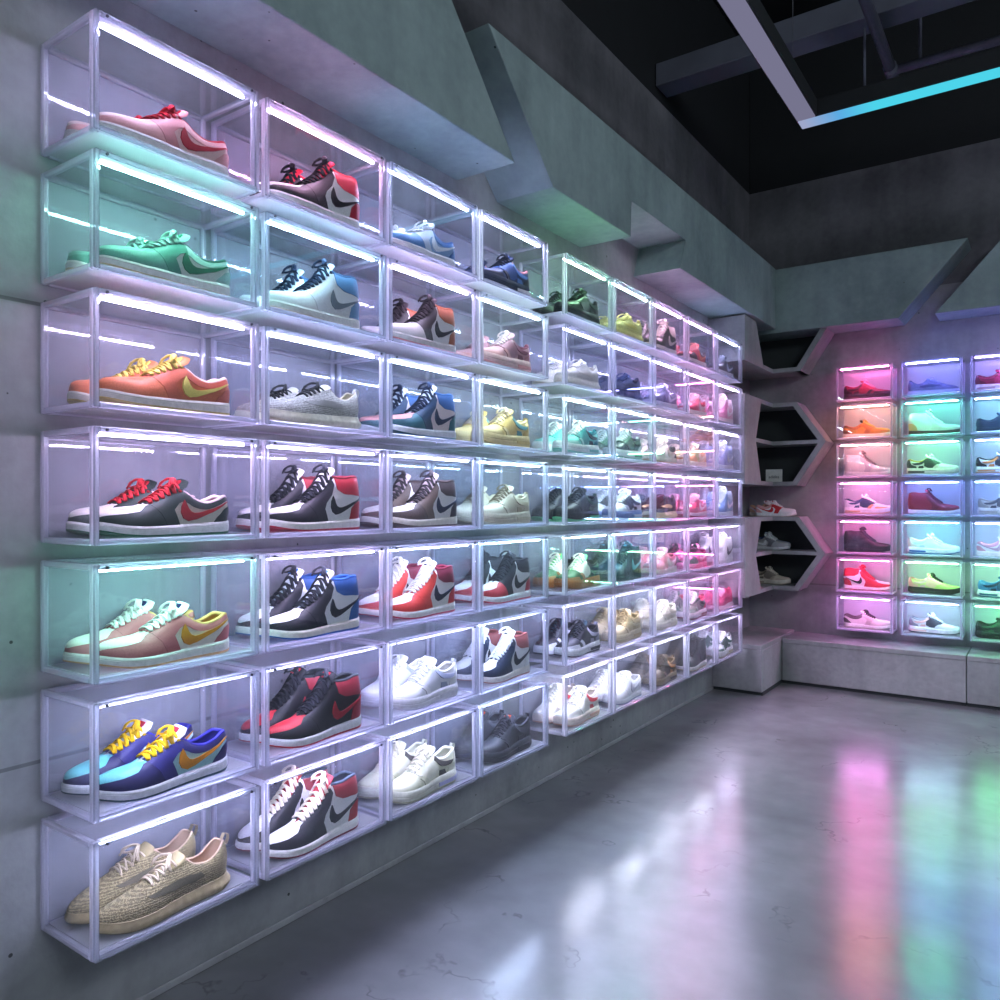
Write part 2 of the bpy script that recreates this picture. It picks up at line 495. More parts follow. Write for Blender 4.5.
def build_kind(kind, flip):
    s = Last(kind, flip)
    parts = {}
    AU = math.radians(38)
    # upper
    nu, nh = 100, 16
    us = np.linspace(-1, 1, nu, endpoint=False); hs = np.linspace(0, 1, nh)
    U, H = np.meshgrid(us, hs, indexing='ij')
    V = s.P(U, H).reshape(-1, 3)
    F = [(i*nh+j, i*nh+j+1, ((i+1) % nu)*nh+j+1, ((i+1) % nu)*nh+j) for i in range(nu) for j in range(nh-1)]
    parts['upper'] = s.make(V, F, weld=2e-4, smooth=True)
    # lining (inside of the opening) with insole
    uc = .60
    n2 = 46
    us = np.linspace(-uc, uc, n2); hs = np.linspace(.1, 1, 8)
    U, H = np.meshgrid(us, hs, indexing='ij')
    V = list(s.P(U, H, -.0042).reshape(-1, 3))
    F = [(i*8+j, (i+1)*8+j, (i+1)*8+j+1, i*8+j+1) for i in range(n2-1) for j in range(7)]
    ring = [i*8 for i in range(n2)]
    F.append(tuple(ring[::-1]))
    parts['lining'] = s.make(V, F, smooth=True)
    # padded collar edge
    up = np.linspace(-s.ux_collar, s.ux_collar, 48)
    edge = s.P(up, np.full_like(up, .985), -.0025)
    rad = {'low': .0048, 'high': .0050, 'knit': .0028, 'chunky': .0055}[kind]
    me = tube_mesh([s.fin(edge)], rad, 8)
    parts['collar_padding'] = me
    # overlays
    if kind in ('low', 'high', 'chunky'):
        mud = sym([(.525, 0), (.565, .45), (.60, .93), (.632, .90), (.67, .74), (.75, .66), (.85, .62), (.93, .62), (1.0, .62)]) if kind != 'chunky' else \
            sym([(.60, 0), (.625, .42), (.68, .50), (.78, .50), (.88, .46)])
        parts['toe_overlay'] = s.make(*s.patch(mud), auto=AU)
    if kind == 'low':
        eye = [(.445, 1), (.435, .72), (.475, .64), (.505, .50), (.475, 0), (.545, 0), (.572, .45), (.618, 1)]
        heel = symh([(.285, 0), (.25, .28), (.19, .52), (.10, .60)])
        col = symh([(.452, 1), (.455, .70), (.40, .64), (.36, .64), (.28, .70), (.2, .76), (.1, .80)])
        parts['collar_panel'] = s.make(*s.patch(col), auto=AU)
        tick = s.xz([(.462-x*.437, .031+z*.098) for x, z in TICK])
    elif kind == 'high':
        eye = [(.43, 1), (.405, .80), (.43, .60), (.475, .52), (.49, .40), (.465, 0), (.545, 0), (.572, .45), (.615, 1)]
        heel = symh([(.285, 0), (.26, .28), (.20, .42), (.10, .44)])
        col = symh([(.405, 1), (.385, .72), (.33, .62), (.2, .555), (.1, .54)])
        parts['collar_panel'] = s.make(*s.patch(col), auto=AU)
        tick = s.xz([(.415-x*.385, .040+z*.105) for x, z in TICK])
    elif kind == 'chunky':
        eye = [(.43, 1), (.40, .70), (.40, .30), (.45, .12), (.52, .14), (.55, .45), (.60, .75), (.62, 1)]
        heel = symh([(.30, 0), (.285, .35), (.20, .50), (.14, .95)])
        tick = None
        cage = [(.31, .10), (.33, .40), (.39, .40), (.395, .12)]
        wing = [(.20, .62), (.30, .80), (.425, .97), (.445, .80), (.36, .58), (.25, .50)]
        parts['ankle_wing'] = s.make(*merge(s.patch(wing, .0032), s.patch(mir(wing), .0032)), auto=AU)
        band = [(.50, 0), (.525, .30), (.57, .62), (.60, .58), (.565, .28), (.555, 0)]
        parts['forefoot_band'] = s.make(*merge(s.patch(band, .0024), s.patch(mir(band), .0024)), auto=AU)
        parts['side_panel'] = s.make(*merge(s.patch(cage), s.patch(mir(cage))), auto=AU)
    if kind != 'knit':
        parts['lace_stay'] = s.make(*merge(s.patch(eye, .0019), s.patch(mir(eye), .0019)), auto=AU)
        parts['heel_overlay'] = s.make(*s.patch(heel, .0017), auto=AU)
        if tick:
            parts['side_emblem'] = s.make(*s.patch(tick, .0034, du=.016, dh=.05), auto=AU)
            parts['side_emblem_inner'] = s.make(*s.patch(mir(tick), .0034, du=.016, dh=.05), auto=AU)
    else:
        stripe = s.xz([(.24, .052), (.34, .047), (.50, .049), (.66, .052), (.70, .058), (.55, .064), (.40, .066), (.27, .063)])
        parts['side_stripe'] = s.make(*merge(s.patch(stripe, .0009), s.patch(mir(stripe), .0009)), auto=AU)
    # tongue
    xs = np.linspace(.705, .44, 12)
    cen = [(x, float(s.T(x))+(-.004+.013*((.705-x)/.265))) for x in xs]
    tt = s.tongue_top
    tipx = {'low': .385, 'high': .345, 'knit': .40, 'chunky': .375}[kind]
    zt = float(s.T(.42 if kind != 'high' else .37))
    if kind == 'high':
        cen = [(x, float(s.T(x))+(-.004+.012*((.705-x)/.265))) for x in np.linspace(.705, .47, 11)]
        cen += [(.42, .143), (.385, .153), (tipx, .142+tt)]
    elif kind != 'knit':
        cen += [(.41, zt+tt*.62), (tipx, zt+tt)]
    else:
        cen = [(x, float(s.T(x))-.002) for x in np.linspace(.60, .44, 8)]+[(.41, .106), (.385, .110)]
    m = 9
    tops, bots = [], []
    nn = len(cen)
    C = np.array([(s.L*(x-.5), z) for x, z in cen])
    for i in range(nn):
        t = C[min(i+1, nn-1)]-C[max(i-1, 0)]; t /= np.linalg.norm(t)
        nrm = np.array([-t[1], t[0]])
        if nrm[1] < 0: nrm = -nrm
        f = i/(nn-1)
        hw = .010+.017*min(1, f*1.5)
        if i == nn-1: hw *= .86
        th = .0035+.0035*f
        for j in range(m):
            v = -1+2*j/(m-1)
            drop = -.30*hw*v*v
            y = hw*v+float(s.Yc(cen[i][0]))
            edge_t = th*(1-.5*abs(v)**4)
            a = C[i]+nrm*(drop+edge_t*.5); b = C[i]+nrm*(drop-edge_t*.5)
            tops.append((a[0], y, a[1])); bots.append((b[0], y, b[1]))
    V = tops+bots; o = len(tops); F = []
    for i in range(nn-1):
        for j in range(m-1):
            q = (i*m+j, i*m+j+1, (i+1)*m+j+1, (i+1)*m+j)
            F.append(q); F.append(tuple(o+k for k in q)[::-1])
    for i in range(nn-1):
        F.append((i*m, (i+1)*m, o+(i+1)*m, o+i*m)); F.append((i*m+m-1, o+i*m+m-1, o+(i+1)*m+m-1, (i+1)*m+m-1))
    for j in range(m-1):
        F.append((j, o+j, o+j+1, j+1)); k = (nn-1)*m
        F.append((k+j, k+j+1, o+k+j+1, o+k+j))
    parts['tongue'] = s.make(V, F, auto=math.radians(60))
    if kind in ('low', 'high', 'chunky'):
        i = nn-1
        t = C[i]-C[i-1]; t /= np.linalg.norm(t); nrm = np.array([-t[1], t[0]])
        if nrm[1] < 0: nrm = -nrm
        vv = []
        for layer in (.0075, .004):
            for k in (.006, .024):
                p = C[i]-t*k+nrm*(layer-.002)
                for y in (-.013, .013):
                    vv.append((p[0], y+float(s.Yc(.4)), p[1]))
        ff = [(0, 1, 3, 2), (4, 6, 7, 5), (0, 4, 5, 1), (2, 3, 7, 6), (0, 2, 6, 4), (1, 5, 7, 3)]
        parts['tongue_tag'] = s.make(vv, ff, auto=.4)
    # laces
    nl = {'low': 6, 'high': 8, 'knit': 5, 'chunky': 6}[kind]
    x0, x1 = {'low': (.44, .66), 'high': (.38, .66), 'knit': (.455, .64), 'chunky': (.44, .66)}[kind]
    lx = np.linspace(x0, x1, nl)
    paths = []
    def pt(x, side):
        u = math.acos(1-2*x)/PI*side
        if kind == 'knit':
            return s.P(np.array([u]), np.array([.86]), .002)[0]
        return s.P(np.array([u]), np.array([.93]), .0035)[0]
    ctop = np.array([[c[0], c[1]] for c in cen])[::-1]
    def mid(x):
        z = np.interp(x, ctop[:, 0], ctop[:, 1]) if kind != 'knit' else float(s.T(x))
        return np.array([s.L*(x-.5), float(s.Yc(x)), z+(.0075 if kind != 'knit' else .004)])
    lr = {'low': .0046, 'high': .0054, 'knit': .0026, 'chunky': .0044}[kind]
    for i in range(nl-1):
        for sd in (1, -1):
            a = pt(lx[i], sd); b = pt(lx[i+1], -sd); c = mid((lx[i]+lx[i+1])/2)+np.array([0, 0, .0015*sd])
            ct = 2*c-(a+b)/2
            path = [(1-t)**2*a+2*t*(1-t)*ct+t*t*b for t in np.linspace(0, 1, 11)]
            paths.append(s.fin(path))
    a, b, c = pt(lx[-1], 1), pt(lx[-1], -1), mid(lx[-1])
    ct = 2*c-(a+b)/2
    paths.append(s.fin([(1-t)**2*a+2*t*(1-t)*ct+t*t*b for t in np.linspace(0, 1, 9)]))
    # bow at the top
    k = mid(lx[0]); fl = 1 if kind == 'knit' else .8
    for sd in (1, -1):
        lp = []
        for t in np.linspace(0, 1, 15):
            ang = 2*PI*t
            rr = .016*fl
            lp.append(k+np.array([.012*(1-math.cos(ang))*fl, sd*(rr*(1-math.cos(ang))), .005+.007*math.sin(ang)-.010*((1-math.cos(ang))/2)]))
        paths.append(s.fin(lp))
        end = [k+np.array([.03*t*fl, sd*.030*t*fl, .006+.006*math.sin(PI*t)-.018*t*t]) for t in np.linspace(0, 1, 8)]
        paths.append(s.fin(end))
    parts['laces'] = tube_mesh(paths, lr, 7, .45 if kind != 'knit' else 1.0)
    # pull tab at the heel
    if kind in ('knit', 'chunky'):
        p = s.P(np.array([0.0]), np.array([.80]), .001)[0]
        z1 = float(s.T(0))
        loop = [p+np.array([-.002, 0, 0]), p+np.array([-.008, 0, .012]), np.array([p[0]-.008, 0, z1+.010]), np.array([p[0]+.003, 0, z1+.014]), np.array([p[0]+.010, 0, z1+.002])]
        bm = bmesh.new()
        va = []
        for q in loop:
            va.append((bm.verts.new((q[0], -.006, q[2])), bm.verts.new((q[0], .006, q[2]))))
        for i in range(len(va)-1):
            bm.faces.new((va[i][0], va[i][1], va[i+1][1], va[i+1][0]))
        bmesh.ops.solidify(bm, geom=list(bm.faces), thickness=.002)
        parts['pull_tab'] = bm_mesh(bm)
    # sole
    nu = 128
    us = np.linspace(-1, 1, nu, endpoint=False)
    o0 = s.P0(us, np.zeros(nu))
    pl = o0[:, :2]
    tg = np.roll(pl, -1, 0)-np.roll(pl, 1, 0)
    tg /= np.linalg.norm(tg, axis=1, keepdims=True)+1e-12
    nr = np.stack([-tg[:, 1], tg[:, 0]], 1)          # medial to lateral order runs cw / ccw: fix by sign
    cx = pl.mean(0)
    if np.sum((pl-cx)*nr) < 0: nr = -nr
    xf = (1-np.cos(PI*np.abs(us)))/2
    zb, z0 = s.zb(xf), s.z0(xf)
    def wall(rows, extra=None, cap_top=True, cap_bot=True):
        V, F = [], []
        for fr, off, lip in rows:
            of = np.full(nu, off)
            if extra is not None: of = of+extra(us, xf, fr)
            q = pl+nr*of[:, None]
            z = zb+(z0-zb)*fr+lip
            for i in range(nu): V.append((q[i, 0], q[i, 1], z[i]))
        r = len(rows)
        for j in range(r-1):
            for i in range(nu):
                i2 = (i+1) % nu
                F.append((j*nu+i, j*nu+i2, (j+1)*nu+i2, (j+1)*nu+i))
        if cap_bot: F.append(tuple(range(nu))[::-1])
        if cap_top: F.append(tuple((r-1)*nu+i for i in range(nu)))
        return V, F
    if kind in ('low', 'high'):
        parts['midsole'] = s.make(*wall([(.24, .0040, 0), (.5, .0048, 0), (.80, .0046, 0), (.83, .0036, 0), (.88, .0044, 0), (1, .0040, .001), (1, .0020, .004), (1, -.002, .004)]), auto=AU)
        parts['outsole'] = s.make(*wall([(0, .0015, 0), (.03, .0040, 0), (.21, .0048, 0), (.25, .0035, 0)]), auto=AU)
    elif kind == 'knit':
        def ribs(u, x, fr):
            b = np.exp(-((fr-.45)/.25)**2)
            heelb = np.exp(-(x/.16)**2)*.0045*b
            return .0011*np.sign(np.sin(u*120))*b*np.clip((.93-x)*8, 0, 1)+heelb
        parts['midsole'] = s.make(*wall([(.10, .001, 0), (.18, .0035, 0), (.32, .0048, 0), (.5, .0050, 0), (.66, .0040, 0), (.82, .0024, 0), (1, .0014, .002), (1.0, -.001, .003)], ribs), auto=AU)
        parts['outsole'] = s.make(*wall([(0, -.001, 0), (.04, .001, 0), (.11, .0018, 0)]), auto=AU)
    else:
        def sculpt(u, x, fr):
            return (.002*np.exp(-(x/.22)**2)+.0004*np.exp(-((x-.7)/.15)**2))*math.sin(PI*min(1, fr*1.05))-.0025*np.exp(-((x-.46)/.10)**2)*(1 if fr < .75 else .3)
        parts['midsole'] = s.make(*wall([(.20, .0040, 0), (.35, .0062, 0), (.55, .0056, 0), (.6, .0040, 0), (.66, .0056, 0), (.86, .0050, 0), (1, .0042, .003), (1, .0018, .006), (1, -.002, .006)], sculpt), auto=AU)
        parts['outsole'] = s.make(*wall([(0, .001, 0), (.03, .0040, 0), (.18, .0058, 0), (.22, .0042, 0)], sculpt), auto=AU)
        # heel cushioning window on both sides
        a, b = [], []
        win = []
        for sd in (1, -1):
            vs = []
            uu = np.linspace(.12, .40, 14)*sd
            for fr, of in ((.30, .0095), (.62, .0088)):
                for u_ in uu:
                    x = (1-math.cos(PI*abs(u_)))/2
                    k = int(round((u_+1)/2*nu)) % nu
                    q = pl[k]+nr[k]*(of-.0012*abs(x-.14)*10)
                    vs.append((q[0], q[1], float(s.zb(x)+(s.z0(x)-s.zb(x))*fr)))
            fs = [(i, i+1, 15+i, 14+i) for i in range(13)]
            win.append((vs, fs))
        Vw, Fw = merge(*win)
        bm = bmesh.new()
        bv = [bm.verts.new(p) for p in s.fin(Vw)]
        for f in Fw: bm.faces.new([bv[i] for i in f])
        bmesh.ops.recalc_face_normals(bm, faces=bm.faces)
        bmesh.ops.solidify(bm, geom=list(bm.faces), thickness=.003)
        parts['heel_cushion'] = bm_mesh(bm)
    return parts

KINDS = {}
def kind_parts(kind, flip):
    k = (kind, flip)
    if k not in KINDS: KINDS[k] = build_kind(kind, flip)
    return KINDS[k]

FIN = {'upper': 'leather', 'lining': 'cloth', 'collar_padding': 'cloth', 'toe_overlay': 'leather', 'lace_stay': 'leather', 'heel_overlay': 'leather',
       'collar_panel': 'leather', 'side_emblem': 'leather', 'side_emblem_inner': 'leather', 'tongue': 'cloth', 'tongue_tag': 'cloth', 'laces': 'cloth',
       'midsole': 'rubber', 'outsole': 'rubber', 'pull_tab': 'cloth', 'side_panel': 'leather', 'heel_cushion': 'rubber', 'side_stripe': 'cloth', 'ankle_wing': 'rubber', 'forefoot_band': 'leather'}
KEY = {'upper': 'q', 'toe_overlay': 'm', 'lace_stay': 'e', 'heel_overlay': 'h', 'collar_panel': 'c', 'side_emblem': 't', 'side_emblem_inner': 't', 'tongue': 'g',
       'tongue_tag': 'a', 'laces': 'l', 'midsole': 's', 'outsole': 'o', 'lining': 'i', 'collar_padding': 'p', 'pull_tab': 'h', 'side_panel': 'x',
       'heel_cushion': 'w', 'side_stripe': 'x', 'ankle_wing': 'v', 'forefoot_band': 'm', 'toe_box': 'b'}
PART_NAME = {'side_emblem_inner': 'side_emblem', 'lace_stay': 'eyestay'}

def parse(spec):
    d = dict(x.split('=') for x in spec.split())
    q = d.setdefault('q', 'DDDDDD')
    d.setdefault('m', q); d.setdefault('e', d['m']); d.setdefault('h', d['m']); d.setdefault('c', d['h']); d.setdefault('t', d['e'])
    d.setdefault('b', q); d.setdefault('g', d['b']); d.setdefault('l', 'EEEEEE'); d.setdefault('i', d['c']); d.setdefault('p', d['i']); d.setdefault('a', d['t'])
    d.setdefault('s', 'E8E6E2'); d.setdefault('o', d['s']); d.setdefault('x', d['e']); d.setdefault('w', d['o']); d.setdefault('v', d['x'])
    return d

def toe_box_part(kind, flip):
    k = ('toe', kind, flip)
    if k not in KINDS:
        s = Last(kind, flip)
        poly = sym([(.59, .86), (.64, .60), (.72, .45), (.85, .38), (.93, .36)]) if kind != 'chunky' else sym([(.60, .42), (.62, .95), (.70, .95), (.80, .60), (.9, .4)])
        # vamp: everything over the toe between the two sides, as two halves meeting on the centre line
        half = [(.645, 1.0), (.59, .93), (.60, .55), (.66, .40), (.76, .34), (.88, .30), (1.0, .28), (1.0, 1.0)]
        other = [(2-a, b) for a, b in half][::-1]
        KINDS[k] = s.make(*merge(s.patch(half, .0006), s.patch(other, .0006)), auto=math.radians(50))
    return KINDS[k]

def sneaker(kind, spec, label, loc, rotz, flip, group, scale=1.0):
    d = parse(spec)
    root = thing('sneaker', label, 'sneaker', loc, rotz, group)
    root.scale = (scale, scale*(.86 if kind == 'chunky' else .90), scale)
    ps = kind_parts(kind, flip)
    knit = d.get('k') == '1'
    made = {}
    for pn, me in ps.items():
        fin = FIN[pn]
        if d.get('f') == 'suede' and fin == 'leather': fin = 'suede'
        if kind == 'knit' and pn == 'upper': fin = 'knit'
        if pn.startswith('side_emblem') and d.get('n') == '1': continue
        if pn == 'side_emblem_inner': par = root
        par = root
        if pn == 'tongue_tag': par = made.get('tongue', root)
        made[pn] = obj(PART_NAME.get(pn, pn), me, shoe_mat(d[KEY[pn]], fin), par, shared=True)
    if kind in ('low', 'high') and d['b'] != d['q']:
        obj('toe_box', toe_box_part(kind, flip), shoe_mat(d['b'], 'leather'), root, shared=True)
    return root

# ------------------------------------------------------------------ display boxes
FR = .0125
_bx = {}
def box_meshes(w, dep, h):
    """local: x depth 0 (back) .. dep (door), y width 0..w, z 0..h"""
    k = (round(w, 4), dep, h)
    if k in _bx: return _bx[k]
    r = {}
    f = FR
    bm = bmesh.new()
    b = .0028
    for y in (0, w-f):
        for x in (0, dep-.010-f):
            add_box(bm, (x, y, 0), (x+f, y+f, h), b, 1)
    for z in (0, h-f):
        for x in (0, dep-.010-f):
            add_box(bm, (x, f, z), (x+f, w-f, z+f), b, 1)
        for y in (0, w-f):
            add_box(bm, (f, y, z), (dep-.010-f, y+f, z+f), b, 1)
    r['frame'] = bm_mesh(bm)
    t = .003
    r['back_panel'] = box_mesh((.003, f, f), (.003+t, w-f, h-f))
    r['side_panel'] = box_mesh((f, .004, f), (dep-.010-f, .004+t, h-f))
    r['side_panel2'] = box_mesh((f, w-.004-t, f), (dep-.010-f, w-.004, h-f))
    r['top_panel'] = box_mesh((f, f, h-.008), (dep-.010-f, w-f, h-.008+t))
    r['base_panel'] = box_mesh((f, f, .003), (dep-.010-f, w-f, .0127))
    g = .009
    bm = bmesh.new()
    x0, x1 = dep-.0095, dep
    for y in (.001, w-.001-g): add_box(bm, (x0, y, .001), (x1, y+g, h-.001), .002, 1)
    for z in (.001, h-.001-g): add_box(bm, (x0, .001+g, z), (x1, w-.001-g, z+g), .002, 1)
    r['door_rim'] = bm_mesh(bm)
    r['door'] = box_mesh((dep-.006, .001+g, .001+g), (dep-.003, w-.001-g, h-.001-g))
    r['light_strip'] = box_mesh((dep-.033, f+.012, h-.0162), (dep-.0265, w-f-.012, h-.0130), .0012, 1)
    r['strip_cover'] = box_mesh((dep-.039, f+.008, h-.0125), (dep-.0232, w-f-.008, h-.0095), .0008, 1)  # translucent cap added above the strip to cut its upward light
    bm = bmesh.new()
    bmesh.ops.create_cone(bm, cap_ends=True, segments=12, radius1=.0034, radius2=.0028, depth=.003, matrix=Matrix.Translation((dep+.0012, 0, 0)) @ Matrix.Rotation(PI/2, 4, 'Y'))
    r['screw'] = bm_mesh(bm)
    _bx[k] = r
    return r

_led = {}
LED = 0
def led_mat(col, strength, pale=.26):
    pale = .16 if strength == LED else .05
    k = (col, strength)
    if k not in _led:
        c = tuple((1-pale)*x+pale for x in col)
        _led[k] = emit('led_%02d' % len(_led), c, strength)
    return _led[k]

def display_box(loc, rotz, w, dep, h, col, strength, label, group, frost=False):
    ms = box_meshes(w, dep, h)
    root = thing('display_box', label, 'display box', loc, rotz, group)
    obj('frame', ms['frame'], M['frame'], root)
    obj('back_panel', ms['back_panel'], M['frostback'] if frost else M['backsheet'], root, shared=True)
    obj('side_panel', ms['side_panel'], M['sheet'], root)
    obj('side_panel', ms['side_panel2'], M['sheet'], root)
    obj('top_panel', ms['top_panel'], M['sheet'], root)
    obj('base_panel', ms['base_panel'], M['base'], root)
    d = obj('door', ms['door'], M['sheet'], root)
    obj('door_rim', ms['door_rim'], M['doorframe'], d)
    for y in (.024, w-.024):
        obj('screw', ms['screw'], M['screw'], d, (0, y, h-.007))
    ls = obj('light_strip', ms['light_strip'], led_mat(col, strength), root, shared=True)
    obj('strip_cover', ms['strip_cover'], M['cover'], ls)
    return root

ORD = ['first', 'second', 'third', 'fourth', 'fifth', 'sixth', 'seventh', 'eighth', 'ninth']
ROW = ['top', 'second', 'third', 'middle', 'fifth', 'sixth', 'bottom']

# ------------------------------------------------------------------ the long wall
BD, BH = .218, .232
Z0, DZ = .270, .268
CY = [(.7875, .385), (1.191, .408), (1.613, .413), (2.042, .414), (2.583, .392), (2.992, .400), (3.405, .398), (3.817, .410), (4.247, .418)]
XB = .002

LAV = (.62, .60, 1.0); PNK = (1.0, .50, .88); PLV = (.76, .62, 1.0); BLU = (.50, .66, 1.0); CYN = (.40, .80, 1.0); MNT = (.30, 1.0, .78)
GRN = (.36, 1.0, .50); BLV = (.58, .64, 1.0); CLW = (.60, .88, .92); MTW = (.60, .98, .85); WRM = (.95, .72, .90); WHL = (.76, .80, 1.0)
LT = [
    [LAV, PNK, BLU, BLV, GRN, MTW, PNK, PNK, BLV],
    [MNT, CYN, PLV, CLW, BLV, BLV, PLV, PNK, PLV],
    [PLV, BLV, BLU, CLW, MTW, MTW, WRM, WRM, PLV],
    [PLV, PLV, BLV, CYN, CLW, CLW, PNK, PNK, BLV],
    [MNT, PLV, BLV, CYN, MTW, CYN, PNK, PNK, PLV],
    [BLV, LAV, BLV, BLU, BLV, WHL, WHL, PNK, PNK],
    [BLV, LAV, BLV, BLU, WHL, WHL, WHL, WHL, PLV]]
LN = {LAV: 'lavender', PNK: 'pink', PLV: 'violet', BLU: 'blue', CYN: 'cyan', MNT: 'mint', GRN: 'green', BLV: 'periwinkle', CLW: 'pale cyan', MTW: 'pale mint', WRM: 'rosy', WHL: 'white'}

